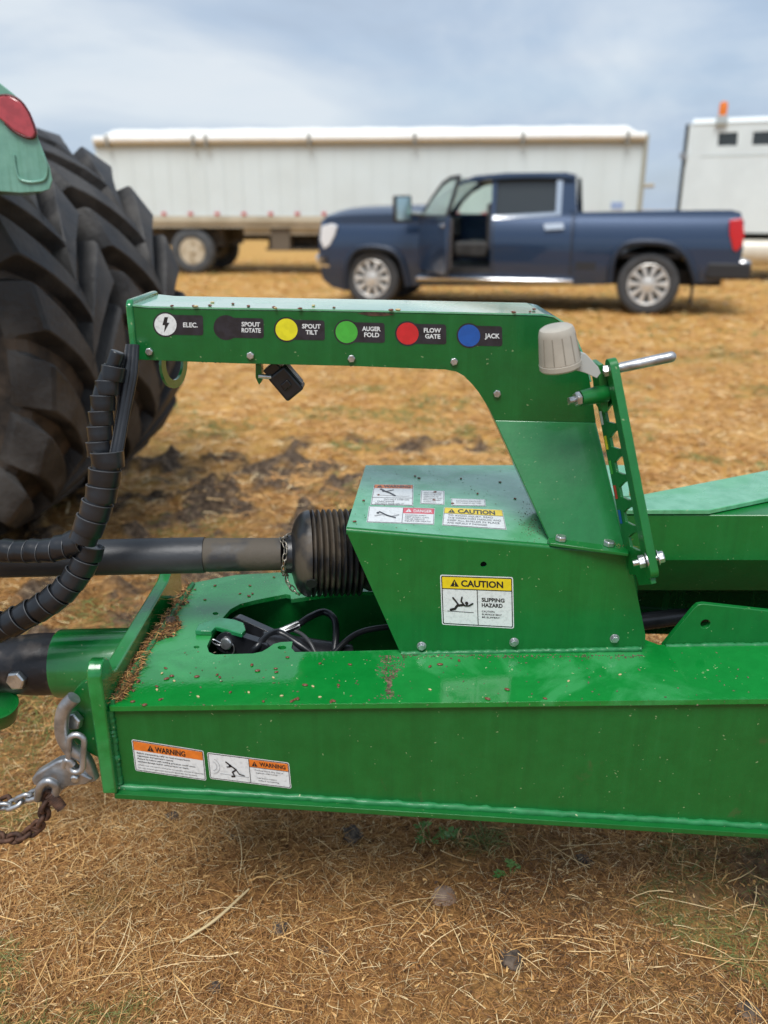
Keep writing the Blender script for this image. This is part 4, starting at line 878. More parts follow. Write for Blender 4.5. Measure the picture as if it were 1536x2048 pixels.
me_p = me_s.copy(); me_p.materials.clear(); me_p.materials.append(M_seed2)
def seed(P, n_, sz, pale, label, grp):
    o = bpy.data.objects.new('seed', me_p if pale else me_s); COL.objects.link(o); o.location = P+n_*sz*.42; q = n_.to_track_quat('Z', 'Y'); o.rotation_mode = 'QUATERNION'
    from mathutils import Quaternion
    o.rotation_quaternion = q @ Quaternion((0, 0, 1), random.uniform(0, 3.1)); o.scale = (sz*random.uniform(1.1, 1.5), sz*.8, sz*.5); tag(o, label, 'seed', grp)
def c6(L): return [(160+a/2.844, 1280+b/2.844) for a, b in L]
sd_top = c6([(487, 163), (522, 208), (493, 224), (332, 240), (437, 267), (303, 291), (300, 354), (368, 373), (457, 342), (978, 145), (1010, 178), (1113, 165), (1117, 185), (665, 212), (795, 214), (1043, 352), (1205, 352), (1238, 338), (1440, 350), (1470, 260), (855, 300), (1180, 101), (780, 200), (1280, 260)]) + [(918, 1322), (975, 1399), (1014, 1380), (880, 1330), (700, 1330), (500, 1172), (430, 1172), (390, 1180), (375, 1205), (410, 1200), (505, 1188), (498, 1193), (548, 1155), (480, 1188), (640, 1328), (590, 1400), (860, 1334), (1090, 1398), (662, 1405)]
for p in sd_top: seed(TP(*p), TN, random.uniform(.0028, .0042), False, 'small brown seed lying on the green tongue deck', 'brown seeds on the tongue deck')
for p in c6([(467, 191), (536, 235), (438, 285), (672, 324), (1147, 320), (1325, 266), (1100, 216), (960, 300)]) + [(640, 1395), (1137, 1363), (1240, 1350), (860, 1380)]: seed(TP(*p), TN, .0028, True, 'small pale seed lying on the green tongue deck', 'pale seeds on the tongue deck')
zar = UY(700, 624, YA).z
for px in (344, 387, 392, 420, 425, 466, 497, 548, 551, 600, 627, 668, 782, 796, 1027, 1060, 1068):
    f0 = (px-300)/785; py = 616+f0*15-random.uniform(3, 14); P_ = UY(px, 617+f0*15, YA); n_ = V(0, 0, 1); Q_ = on(px, py, P_+V(0, 0, .0045), n_)
    seed(Q_, n_, random.uniform(.003, .0045), random.random() < .3, 'small seed stuck on the top edge of the hose arm', 'seeds on the hose arm')
for p in [(830, 953), (838, 957), (757, 991), (727, 1002), (709, 1044), (868, 1001), (955, 988), (905, 1008), (922, 958), (1000, 965), (1030, 998), (870, 985)]: seed(GP(*p), GN, .0032, False, 'small dark speck of chaff on the guard top', 'chaff specks on the guard top')
# straw tuft beside the foot bolt
g = np.random.default_rng(4); q = GP(1237, 1088, .004); k = 60
o = blades('straw_tuft', q.x+g.normal(0, .010, k), q.y+g.normal(0, .008, k), q.z+g.uniform(0, .008, k), g.uniform(.01, .035, k), np.full(k, .0011), g, g.uniform(.15, .6, k), (0, 60), .6, 3); tag(o, 'tuft of dry straw caught beside the column foot bolt', 'straw', kind='stuff')

# dirt washed down the deck below the guard corner, and water drops under the arm
def specks(name, pts, label, r0_, r1_):
    bm = bmesh.new(); g_ = np.random.default_rng(21)
    for P_ in pts:
        r = g_.uniform(r0_, r1_); M_ = Matrix.Translation(P_+V(0, 0, r*.4)) @ Matrix.Rotation(g_.uniform(0, 6), 4, 'Z') @ Matrix.Diagonal((r*g_.uniform(1, 2.4), r, r*.6, 1)); bmesh.ops.create_icosphere(bm, subdivisions=1, radius=1, matrix=M_)
    me = bpy.data.meshes.new(name); bm.to_mesh(me); bm.free(); me.materials.append(mat(name+'_mat', (.07, .045, .028), .9, col2=(.20, .14, .09), scale=120)); o = bpy.data.objects.new(name, me); COL.objects.link(o); return tag(o, label, 'dirt', kind='stuff')
g = np.random.default_rng(5); pts = []
for i in range(420):
    u = g.random(); py = 1312+u*86; px = 778+g.normal(0, 9+7*math.sin(u*7)); pts.append(TP(px, py))
for i in range(260): pts.append(TP(g.uniform(800, 1290), 1310+abs(g.normal(0, 4))))
for i in range(160): pts.append(TP(g.uniform(225, 1500), g.uniform(1300, 1412)))
specks('dirt_specks', pts, 'brown dirt specks washed across the deck below the guard', .0005, .0016)
pts = [GP(1060+g.normal(0, 16), 1050+g.normal(0, 22)) for i in range(120)] + [GP(g.uniform(700, 1060), g.uniform(935, 1060)) for i in range(140)]
specks('dirt_specks', [p for p in pts if p.y > YG+.01], 'fine dark dirt specks spread over the guard top', .0004, .0011)
m = MB()
for px in (405, 412, 431, 440, 520, 636, 655, 702, 760, 768, 803, 815, 826, 850, 862, 873, 890):
    u = (px-263)/637; q = UY(px, 719+u*13, YA+.002); r = random.uniform(.0016, .0032); m.lathe(q-V(0, 0, r*1.0), (0, 0, 1), [(-r*.5, 0), (-r*.3, r*.7), (r*.3, r), (r*.9, r*.6), (r*1.2, r*.2)], 10)
m.build('water_drops', mat('water', (1, 1, 1), .02, trans=1, ior=1.33), arm, smooth=80)

# ================================================================== tractor wheel and fender
PHI = R(10.9); WC = V(-2.04, 3.47, .91)
KR = .91/.898; S0 = 0
wa = V(math.sin(PHI), math.cos(PHI), 0); wr = V(math.cos(PHI), -math.sin(PHI), 0)
tractor = thing('tractor', (WC.x, WC.y, 0), 'green tractor corner with a huge lugged tyre, fender and red tail light', 'tractor')
def WP(s_, th, r): return WC + wa*(s_*.77+S0) + wr*(math.cos(th)*r*KR) + V(0, 0, math.sin(th)*r*KR)
def carc(s_):   # carcass radius across the tread
    a = abs(s_); return .838 - .03*(a/.34)**2 if a < .36 else .838-.03*(.36/.34)**2 - (a-.36)*1.6
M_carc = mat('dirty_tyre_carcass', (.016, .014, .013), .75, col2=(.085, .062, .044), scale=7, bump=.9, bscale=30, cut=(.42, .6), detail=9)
M_ry = mat('rim_yellow', (.55, .38, .02), .5)
for S0 in (0, .66):
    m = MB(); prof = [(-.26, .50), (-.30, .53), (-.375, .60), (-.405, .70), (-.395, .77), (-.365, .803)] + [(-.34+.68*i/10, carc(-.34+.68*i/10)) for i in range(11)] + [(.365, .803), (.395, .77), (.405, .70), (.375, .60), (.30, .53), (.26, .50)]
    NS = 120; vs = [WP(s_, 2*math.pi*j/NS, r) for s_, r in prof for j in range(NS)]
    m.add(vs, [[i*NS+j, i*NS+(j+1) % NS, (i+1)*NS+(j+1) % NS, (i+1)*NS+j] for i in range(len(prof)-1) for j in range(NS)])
    NL = 20
    for sg in (-1, 1):
        for k in range(NL):
            th0 = 2*math.pi*(k+(.5 if sg > 0 else 0))/NL + (.10); rows = []
            U = 26
            jit = random.uniform(-.008, .008)
            for i in range(U+1):
                u = i/U
                if u < .84:
                    q_ = u/.84; s_ = -.030+q_*.40; sweep = .42*(q_**.62); top = .903-.010*q_*q_; base = carc(min(s_, .36))-.016
                else:
                    q_ = (u-.84)/.16; s_ = .37+.040*math.sin(q_*1.2); sweep = .42+.02*q_; top = .886-.12*q_; base = .795-.09*q_
                hw = .040+.024*min(1, u/.4) if u < .4 else .064+.055*(u-.4)
                if u < .14: hw *= .45+.55*math.sin(u/.14*1.57)
                if q_ > .8 and u >= .84: hw *= .9
                rows.append((s_*sg, th0+sweep+jit, top, base, hw))
            vs = []
            for s_, th, top, base, hw in rows:
                for d_, r_2 in ((-hw*1.22, base), (-hw*1.0, top-.004), (-hw*.92, top), (hw*.9, top), (hw*1.0, top-.004), (hw*1.3, base)):
                    s2_ = s_
                    if abs(s_) > .35 and r_2 == base: s2_ = s_*.97
                    vs.append(WP(s2_, th+d_/r_2, r_2))
            fs = [[6*i+a, 6*i+a+1, 6*i+7+a, 6*i+6+a] for i in range(U) for a in range(5)] + [[0, 1, 2, 3, 4, 5], [6*U+5-a for a in range(6)]]
            m.add(vs, fs, 1)
    def wobble(p):
        d_ = (p-WC); n_ = noise.noise(p*9)*.004+noise.noise(p*30)*.0015; return p+d_.normalized()*n_
    m.warp(wobble)
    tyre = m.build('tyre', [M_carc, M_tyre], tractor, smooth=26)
    m = MB().lathe(WC+wa*S0, wa, [(-.27, .50), (-.27, .53), (-.25, .53), (-.24, .47), (-.05, .44), (-.03, .15), (-.03, .02)], 48); m.build('rim', M_ry, tractor)
M_fend = green_paint('green_fender', a=(.15, .34, .26), b=(.19, .40, .31), sky_sheen=.05, speck=.2, r0=.3, r1=.45, seed=20)
YF = 2.55
fo = [(-1150, 420), (-1120, 200), (-980, 70), (-760, 0), (-480, 0), (-250, 50), (-60, 130), (0, 166), (28, 188), (50, 212), (66, 240), (76, 275), (88, 305), (100, 335), (105, 360), (100, 378), (80, 384), (40, 386), (-160, 372), (-330, 250), (-520, 190), (-740, 190), (-900, 250), (-1000, 420)]
fend = MB().prism([UY(*p, YF) for p in fo], (-.24, .55, 0)).build('fender', M_fend, tractor, bevel=.018, seg=4)
lo = [(-30, 200), (0, 192), (22, 192), (42, 204), (56, 224), (66, 248), (71, 266), (66, 275), (50, 274), (28, 262), (10, 246), (-30, 215)]
MB().prism([UY(*p, YF-.012) for p in lo], (0, .02, 0)).build('tail_light', mat('red_lens', (.42, .05, .06), .3, coat=.8, var=.12, scale=40), fend, bevel=.006, seg=3)
MB().tube(smoothpath([UY(*p, YF-.008) for p in lo[:-1]], 4), .004, 8).build('lamp_bezel', mat('dark_lens_edge', (.10, .01, .012), .4), fend, smooth=70)
P = smoothpath([UY(*p, YF-.002) for p in [(28, 310), (31, 335), (37, 355), (50, 363), (70, 364), (90, 358), (94, 335), (86, 310)]], 5)
MB().tube(P, .004, 10).build('fender_rib', M_fend, fend, smooth=70)
MB().lathe(WC-wa*1.6, wa, [(0, .16), (1.35, .13), (1.5, .20)], 24).build('axle_housing', G_dark, tractor)

# ================================================================== framed helper for far vehicles
class Frame:
    def __init__(s, o, f_): s.o = Vector(o); s.f = Vector(f_).normalized(); s.t = V(-s.f.y, s.f.x, 0); s.t = s.t if s.t.y > 0 else -s.t
    def p(s, a, t, z): return s.o + s.f*a + s.t*t + V(0, 0, z)
    def px(s, x, y, t=0): q = on(x, y, s.o+s.t*t, s.t)-s.o; return q.dot(s.f), q.z
    def P(s, x, y, t=0): a, z = s.px(x, y, t); return s.p(a, t, z)
    def poly(s, pts, t): return [s.p(a, t, z) for a, z in pts]
def bend(o, fn, zs, org):
    bm = bmesh.new(); bm.from_mesh(o.data)
    for z in zs: bmesh.ops.bisect_plane(bm, geom=bm.verts[:]+bm.edges[:]+bm.faces[:], plane_co=(0, 0, z-org.z), plane_no=(0, 0, 1))
    for v in bm.verts: v.co = fn(v.co+org)-org
    bm.to_mesh(o.data); bm.free(); o.data.polygons.foreach_set('use_smooth', [True]*len(o.data.polygons)); o.data.set_sharp_from_angle(angle=R(30)); return o

# ================================================================== pickup
d_ = V(-3.935, 1.10, 0); PK = Frame((3.735, 12.10, 0), d_)
pk = thing('pickup_truck', PK.p(2, 1, 0), 'dark blue crew cab pickup with its front door swung open', 'pickup')
M_blue = mat('blue_car_paint', (.022, .046, .098), .28, metal=.4, coat=1, coatr=.04, spec=.5)
M_glass = mat('tinted_glass', (.035, .042, .045), .08, coat=0, spec=.7)
M_clear = mat('pale_glass', (.72, .86, .80), .03, trans=.95, ior=1.05)
M_chrome = mat('chrome', (.78, .79, .80), .14, metal=1)
M_trim = mat('dark_trim', (.018, .019, .022), .6)
M_int = mat('cab_interior', (.035, .034, .034), .7, var=.3, scale=5)
M_alloy = mat('alloy_rim', (.62, .62, .60), .35, metal=.45, var=.1, scale=6)
PX = lambda L: [PK.px(*p) for p in L]
zbelt = PK.px(900, 432)[1]; W_ = 2.02
def toff(z):
    if z < .62: o_ = .05*(.62-z)/.3
    elif z < .95: o_ = .0
    elif z < zbelt: o_ = .11*((z-.95)/(zbelt-.95))**1.7
    else: o_ = .11+(z-zbelt)*.26
    return o_
def side(o):
    mid = W_/2
    def fn(p):
        q = p-PK.o; t = q.dot(PK.t); k = 1 if t < mid else -1
        return p + PK.t*(k*toff(p.z))
    return bend(o, fn, [.5, .62, .72, .82, .92, 1.02, 1.12, 1.2, 1.28, zbelt-.03, zbelt+.02, 1.6, 1.75], ORG[pk.name])
out_bed = PX([(1149, 425), (1300, 422), (1465, 420), (1484, 425), (1487, 440), (1486, 500), (1480, 530), (1440, 562), (1392, 566), (1388, 548), (1376, 517), (1356, 497), (1330, 487), (1290, 484), (1255, 488), (1233, 505), (1223, 530), (1219, 569), (1141, 571)])
out_fen = PX([(638, 470), (640, 442), (650, 432), (700, 426), (780, 424), (832, 427), (833, 572), (814, 572), (810, 545), (803, 520), (788, 504), (765, 496), (735, 494), (712, 500), (698, 518), (691, 545), (690, 583), (662, 575), (645, 560), (638, 520)])
cabo = PX([(832, 430), (850, 424), (868, 400), (888, 380), (910, 364), (945, 350), (1010, 344), (1130, 343), (1150, 348), (1152, 425), (1142, 571), (832, 572)])
hop = PX([(842, 546), (842, 432), (862, 418), (878, 398), (900, 378), (925, 364), (955, 356), (980, 355), (980, 548)])
hrw = PX([(990, 357), (1112, 355), (1111, 425), (988, 432)])
hfw = PX([(864, 428), (880, 402), (900, 382), (928, 366), (955, 358), (978, 357), (978, 430)])
for nm, po, hs in (('bed_side', out_bed, []), ('front_fender', out_fen, []), ('cab_side', cabo, [hop, hrw])):
    side(MB().prism(PK.poly(po, 0), PK.t*.07, 0, [PK.poly(h, 0) for h in hs]).build(nm, M_blue, pk))
for nm, po, hs in (('bed_side', out_bed, []), ('front_fender', out_fen, []), ('cab_side', cabo, [hfw, hrw])):
    side(MB().prism(PK.poly(po, W_), PK.t*-.07, 0, [PK.poly(h, W_) for h in hs]).build(nm, M_blue, pk))
side(MB().prism(PK.poly(hrw, .035), PK.t*.01).build('window', M_glass, pk))
side(MB().prism(PK.poly(hrw, W_-.035), PK.t*-.01).build('window', M_glass, pk))
# windscreen far window left clear-ish
side(MB().prism(PK.poly(hfw, W_-.035), PK.t*-.006).build('window', M_clear, pk))
# chrome window frame and door seams
fr_ = PX([(984, 431), (1110, 424), (1112, 352), (1121, 350), (1124, 354), (1121, 431), (984, 439)])
fi_ = PX([(984, 358), (1112, 356), (1110, 423), (984, 430)])
side(MB().prism(PK.poly(fr_, -.012), PK.t*.02).build('window_trim', M_chrome, pk))
for x_ in ((984, 436, 984, 556), (1144, 428, 1138, 560)):
    a, b = PK.px(x_[0], x_[1]), PK.px(x_[2], x_[3]); side(MB().prism(PK.poly([a, (a[0]-.018, a[1]), (b[0]-.018, b[1]), b], -.002), PK.t*.004).build('door_gap', M_trim, pk))
side(MB().prism(PK.poly(PX([(1087, 448), (1126, 446), (1128, 458), (1090, 460)]), -.045), PK.t*.04).build('door_handle', M_chrome, pk))
# hood
sN, zN = PK.px(648, 431); sC, zC_ = PK.px(850, 427)
def grid_top(s0, s1, t0, t1, zf, ns, ntt, thick, name, mt):
    vs = []; 
    for i in range(ns+1):
        for j in range(ntt+1):
            a = s0+(s1-s0)*i/ns; t = t0+(t1-t0)*j/ntt; vs.append(PK.p(a, t, zf(i/ns, j/ntt)))
    k = len(vs); vs += [p-V(0, 0, thick) for p in vs]; fs = []
    ix = lambda i, j: i*(ntt+1)+j
    for i in range(ns):
        for j in range(ntt): fs.append([ix(i, j), ix(i+1, j), ix(i+1, j+1), ix(i, j+1)]); fs.append([k+ix(i, j+1), k+ix(i+1, j+1), k+ix(i+1, j), k+ix(i, j)])
    for i in range(ns): fs.append([ix(i, 0), k+ix(i, 0), k+ix(i+1, 0), ix(i+1, 0)]); fs.append([ix(i, ntt), ix(i+1, ntt), k+ix(i+1, ntt), k+ix(i, ntt)])
    for j in range(ntt): fs.append([ix(0, j), ix(0, j+1), k+ix(0, j+1), k+ix(0, j)]); fs.append([ix(ns, j), k+ix(ns, j), k+ix(ns, j+1), ix(ns, j+1)])
    return MB().add(vs, fs).build(name, mt, pk)
grid_top(sC, sN, .06, W_-.06, lambda u, v: zC_+.0+(zN-zC_)*u+.15*math.sin(math.pi*v)**.45*(1-.45*u**8)-.04*u**12, 10, 14, .22, 'hood', M_blue)
# roof
s0, z0 = PK.px(925, 358, .2); s1, z1_ = PK.px(1150, 346, .2)
zr = PK.px(1050, 344, .25)[1]
grid_top(s1, s0, .18, W_-.18, lambda u, v: zr-.03-.07*u**4-.03*(1-u)**6+.05*math.sin(math.pi*v)**.7, 8, 10, .05, 'roof', M_blue)
# windscreen, rear glass, cowl
cw = [PK.p(PK.px(846, 428)[0], .10, zbelt-.02), PK.p(PK.px(846, 428)[0], W_-.10, zbelt-.02), PK.p(s0+.0, W_-.22, zr-.07), PK.p(s0, .22, zr-.07)]
MB().prism(cw, (0.004, 0, .006)).build('windscreen', M_clear, pk)
sb = PK.px(1150, 400)[0]
MB().prism([PK.p(sb+.02, .12, zbelt-.5), PK.p(sb+.02, W_-.12, zbelt-.5), PK.p(sb+.02, W_-.12, zbelt+.08), PK.p(sb+.02, .12, zbelt+.08)], PK.f*.04).build('cab_rear_wall', M_blue, pk)
MB().prism([PK.p(sb+.03, .14, zbelt+.08), PK.p(sb+.03, W_-.14, zbelt+.08), PK.p(sb+.05, W_-.25, zr-.06), PK.p(sb+.05, .25, zr-.06)], PK.f*.01).build('rear_window', M_glass, pk)
# chassis, floor, firewall and wheel-well liners
def bx(s0_, s1_, t0_, t1_, z0_, z1__, name, mt, par=None, bev=0):
    vs = [PK.p(a, t, z) for a in (s0_, s1_) for t in (t0_, t1_) for z in (z0_, z1__)]
    return MB().add(vs, [[0, 1, 3, 2], [4, 6, 7, 5], [0, 4, 5, 1], [2, 3, 7, 6], [0, 2, 6, 4], [1, 5, 7, 3]]).build(name, mt, par or pk, bevel=bev)
sH = PK.px(832, 500)[0]; sR = PK.px(985, 500)[0]
bx(-1.0, 4.7, .35, W_-.35, .40, .62, 'chassis', M_trim)
bx(sb, sH, .07, W_-.07, .52, .60, 'cab_floor', M_int)
bx(sH, sH+.9, .36, W_-.36, .5, zbelt-.12, 'engine_bay', M_trim)
bx(-.95, sb, .09, W_-.09, .78, .84, 'bed_floor', M_trim)
for t0_, t1_ in ((.075, .40), (W_-.40, W_-.075)):
    for sc_ in (0, 4.086):
        m = MB(); pts = [(sc_+.56*math.cos(math.pi*j/10), .46+.50*math.sin(math.pi*j/10)) for j in range(11)]
        vs = [PK.p(a, t, z) for a, z in pts for t in (t0_, t1_)]; m.add(vs, [[2*i, 2*i+1, 2*i+3, 2*i+2] for i in range(10)]); 
        m.flat(PK.poly(pts, t1_ if t0_ < 1 else t0_)); m.build('wheel_liner', M_hole, pk)
# front seat, rear seat, dash, wheel
def seat(s_, t, n_):
    m = MB(); m.box(PK.p(s_, t, .86), (.5, .52, .22), M3p); m.box(PK.p(s_-.30, t, 1.18), (.16, .50, .68), M3p); m.box(PK.p(s_-.33, t, 1.60), (.10, .26, .18), M3p); m.build('seat', M_int, pk, bevel=.04, seg=3)
M3p = Matrix((PK.f, PK.t, V(0, 0, 1))).transposed()
sS = PK.px(935, 500)[0]; seat(sS, .52, 0); seat(sS, W_-.52, 0)
m = MB(); m.box(PK.p(sR-.55, W_/2, .86), (.5, 1.5, .22), M3p); m.box(PK.p(sR-.85, W_/2, 1.18), (.14, 1.5, .6), M3p); m.build('rear_seat', M_int, pk, bevel=.04)
bx(sH-.32, sH+.05, .10, W_-.10, 1.0, zbelt-.02, 'dashboard', M_int, bev=.04)
m = MB(); cwh = PK.p(sH-.45, .52, zbelt-.10); m.tube([cwh + (PK.t*math.cos(a_)+(V(0, 0, .9)+PK.f*.35).normalized()*math.sin(a_))*.19 for a_ in [2*math.pi*j/24 for j in range(24)]], .015, 8, closed=True); m.tube([cwh, cwh+PK.f*.22-V(0, 0, .08)], .03, 8); m.box(cwh, (.03, .36, .04), M3p); m.build('steering_wheel', M_trim, pk)
# grille, headlights, bumpers
def nose(z0_, z1__, d0, name, mt, t0_=.10, t1_=W_-.10, th=.10): return bx(sN-.04, sN+d0, t0_, t1_, z0_, z1__, name, mt, bev=.02)
nose(.78, zN-.08, .07, 'grille', mat('grille_dark', (.03, .03, .032), .4), .35, W_-.35)
m = MB(); 
for k in range(6): m.box(PK.p(sN+.08, W_/2, .82+k*.075), (.03, W_-.75, .022), M3p)
m.build('grille_bar', M_chrome, pk)
hl_ = PX([(643, 452), (664, 447), (674, 452), (670, 470), (660, 490), (648, 498), (640, 480)])
MB().prism(PK.poly(hl_, -.012), PK.t*.3).build('headlight', mat('headlight_lens', (.72, .74, .76), .12, coat=.6), pk, bevel=.01)
MB().prism(PK.poly(hl_, W_+.012), PK.t*-.3).build('headlight', bpy.data.materials['headlight_lens'], pk, bevel=.01)
bx(sN-.10, sN+.16, .0, W_, .56, .78, 'front_bumper', M_chrome, bev=.04)
bx(sN-.30, sN+.10, .06, W_-.06, .42, .555, 'front_skirt', M_trim, bev=.03)
sT = PK.px(1487, 470)[0]
bx(sT-.16, sT+.42, -.01, .22, .52, .74, 'rear_bumper', M_trim, bev=.03); bx(sT-.18, sT+.05, .22, W_-.05, .55, .76, 'rear_bumper', M_chrome, bev=.03)
bx(sT-.0, sT+.07, .07, W_-.07, .78, zbelt-.05, 'tailgate', M_blue, bev=.02)
tl_ = PX([(1459, 440), (1485, 436), (1489, 470), (1484, 490), (1474, 503), (1466, 500), (1459, 470)])
MB().prism(PK.poly(tl_, -.018), PK.t*.20).build('tail_light', mat('pickup_tail_lens', (.55, .012, .02), .25, coat=.7), pk, bevel=.012)
a, b = PK.px(832, 582, -.05)[0], PK.px(1145, 582, -.05)[0]
bx(b, a, -.08, .06, .42, .48, 'running_board', M_chrome, bev=.02)
bx(-.62, -.60, .06, .34, .16, .55, 'mud_flap', M_trim)
bx(PK.px(1190, 545)[0], PK.px(1150, 545)[0], -.004, .03, .62, .72, 'side_reflection', M_trim)  # dark plate stands in for a reflection on the bed side
M_flare = mat('flare_paint', (.018, .030, .055), .45, metal=.2)
# arch flares
for po in ([(1392, 566), (1388, 548), (1376, 517), (1356, 497), (1330, 487), (1290, 484), (1255, 488), (1233, 505), (1223, 530), (1219, 567)], [(814, 572), (810, 545), (803, 520), (788, 504), (765, 496), (735, 494), (712, 500), (698, 518), (691, 545), (690, 580)]):
    P = smoothpath([PK.P(x_, y_, -.012)+PK.t*toff(PK.px(x_, y_)[1]) for x_, y_ in po], 4); MB().tube(P, .050, 10).build('arch_flare', M_flare, pk, smooth=60)
# wheels
def wheel_mesh():
    m = MB(); ax = V(0, 1, 0); r = .43
    m.lathe((0, 0, 0), ax, [(.02, .27), (.0, .30), (-.012, .36), (.0, .405), (.02, .425), (.05, r), (.23, r), (.26, .425), (.28, .40), (.28, .28)], 48, cap=False); return m
def rim_mesh():
    m = MB(); ax = V(0, 1, 0); m.lathe((0, 0, 0), ax, [(.0, .285), (-.006, .275), (.0, .262), (.03, .250), (.20, .245)], 48, cap=False); m.lathe((0, 0, 0), ax, [(.09, .25), (.09, .02)], 32, mi=1)
    for k in range(10):
        a = 2*math.pi*k/10; u = V(math.cos(a), 0, math.sin(a)); q = V(-math.sin(a), 0, math.cos(a)); vs = []
        for rr, w_, y0 in ((.07, .028, .0), (.16, .030, .004), (.262, .050, .008)):
            vs += [u*rr-q*w_+V(0, y0+.012, 0), u*rr-q*w_*.6+V(0, y0-.006, 0), u*rr+q*w_*.6+V(0, y0-.006, 0), u*rr+q*w_+V(0, y0+.012, 0), u*rr+V(0, y0+.05, 0)]
        m.add(vs, [[5*i+j, 5*i+(j+1) % 5, 5*i+5+(j+1) % 5, 5*i+5+j] for i in range(2) for j in range(5)])
    m.lathe((0, 0, 0), ax, [(-.012, .02), (-.010, .07), (.0, .085), (.04, .09)], 24); return m
yaw = math.atan2(PK.t.y, PK.t.x)-math.pi/2
w0 = wheel_mesh().build('wheel', M_tyre2, None, smooth=40); r0_ = rim_mesh().build('rim', [M_alloy, M_trim], w0, smooth=40)
first = True
for sc_, t_, fl_ in ((0, .04, 0), (4.086, .04, 0), (0, W_-.04, 1), (4.086, W_-.04, 1)):
    if first: o, q = w0, r0_; first = False
    else:
        o = w0.copy(); COL.objects.link(o); q = r0_.copy(); COL.objects.link(q); q.parent = o
    o.parent = pk; o.location = PK.p(sc_, t_, .425)-ORG[pk.name]; o.rotation_euler = (0, 0, yaw+(math.pi if fl_ else 0))
# open door
hs, _ = PK.px(836, 500); HO = PK.p(hs, -.01, 0); al = R(57)
dl = (-PK.f*math.cos(al)-PK.t*math.sin(al)).normalized(); dn_ = (PK.f*math.sin(al)-PK.t*math.cos(al)).normalized()   # leaf direction, outer normal
DL = 1.14
def dP(l_, z, o_=0): return HO+dl*l_+V(0, 0, z)-dn_*(o_+(max(0, z-zbelt)*.34))
zbtm = .56; ztop = PK.px(1000, 350)[1]-.02
door = MB().prism([dP(.0, zbtm+.05), dP(.08, zbtm), dP(DL-.03, zbtm), dP(DL, zbtm+.1), dP(DL, zbelt), dP(0, zbelt-.02)], -dn_*.07).build('door', M_blue, pk, bevel=.02)
MB().prism([dP(.06, zbtm+.08, .075), dP(DL-.06, zbtm+.08, .075), dP(DL-.05, zbelt-.03, .075), dP(.05, zbelt-.04, .075)], -dn_*.05).build('door_trim', mat('door_card', (.10, .09, .085), .6), door, bevel=.02)
wt = [dP(.02, zbelt-.02), dP(.30, zbelt+.26), dP(.55, ztop-.07), dP(.80, ztop-.01), dP(DL-.05, ztop), dP(DL, ztop-.05), dP(DL, zbelt)]
wi = [dP(.14, zbelt+.02), dP(.36, zbelt+.25), dP(.58, ztop-.12), dP(.80, ztop-.06), dP(DL-.07, ztop-.055), dP(DL-.06, zbelt+.02)]
MB().prism(wt, -dn_*.035, 0, [wi]).build('window_frame', M_trim, door); MB().prism([p-dn_*.015 for p in wi], -dn_*.004).build('window_pane', mat('door_glass', (.55, .66, .62), .05, trans=.6, ior=1.1), door)
mc = dP(.16, zbelt+.10, -.34); mM = Matrix((dn_, dl, V(0, 0, 1))).transposed()
mirror = MB().box(mc, (.26, .13, .36), mM).build('side_mirror', M_trim, door, bevel=.03, seg=3)
MB().box(mc+dl*.068, (.21, .006, .31), mM).build('mirror_glass', mat('mirror_glass', (.62, .82, .82), .12, metal=1), pk, bevel=.002)
MB().tube([dP(.12, zbelt+.03, -.0), dP(.14, zbelt+.05, -.24)], .035, 10).build('mirror_arm', M_chrome, door)
MB().box(dP(DL-.14, zbelt-.12, -.02), (.03, .18, .04), mM).build('door_handle', M_chrome, door, bevel=.008)

# ================================================================== grain trailer
GA, GB = V(-6.67, 20.3, 0), V(5.65, 19.2, 0); GR = Frame(GA, GB-GA)
gtl = thing('grain_trailer', GR.p(6, 1.2, 0), 'long white grain trailer with rolled tarp and tan bottom rail behind the pickup', 'trailer')
M_white = mat('white_trailer_panel', (.66, .74, .75), .45, col2=(.62, .69, .69), scale=1.2, cut=(.4, .7), detail=6, coat=.2)
M_tarp = mat('white_tarp', (.80, .79, .74), .55, var=.04, scale=2)
M_tan = mat('dusty_tan_frame', (.52, .47, .36), .6, col2=(.42, .37, .27), scale=2, detail=6)
M_under = mat('dark_underframe', (.05, .042, .032), .8, var=.4, scale=3)
GX = lambda x_, y_: GR.px(x_, y_)
gs0, gs1 = GX(190, 300)[0], GX(1290, 300)[0]; gzt = GX(700, 283)[1]; gzb = GX(700, 432)[1]; gzr = GX(700, 456)[1]; gtt = GX(700, 255)[1]
def gbox(fr, s0_, s1_, t0_, t1_, z0_, z1__, name, mt, par, bev=0):
    vs = [fr.p(a, t, z) for a in (s0_, s1_) for t in (t0_, t1_) for z in (z0_, z1__)]
    return MB().add(vs, [[0, 1, 3, 2], [4, 6, 7, 5], [0, 4, 5, 1], [2, 3, 7, 6], [0, 2, 6, 4], [1, 5, 7, 3]]).build(name, mt, par, bevel=bev)
m = MB(); xs = np.linspace(gs0, gs1, 30)
gbox(GR, gs0, gs1, 0, 2.5, gzb, gzt, 'trailer_body', M_white, gtl)
for k in range(1, 29): m.box(GR.p(xs[k], -.002, (gzb+gzt)/2), (.015, .008, gzt-gzb-.04), Matrix((GR.f, GR.t, V(0, 0, 1))).transposed())
m.build('panel_seams', mat('panel_seam', (.58, .64, .64), .5), gtl)
prof = []
m = MB(); n_ = 40; ring = []
for i in range(n_+1):
    a = gs0+.05+(gs1-gs0-.10)*i/n_; sag = .008*math.sin(i*1.3)+.006*math.sin(i*2.9); e_ = .5 if i in (0, n_) else 1
    for j in range(9):
        th = math.pi*j/8; ring.append(GR.p(a, 1.25-math.cos(th)*1.30, gzt-.02+(gtt-gzt+.10+sag)*(math.sin(th)**.55)*e_))
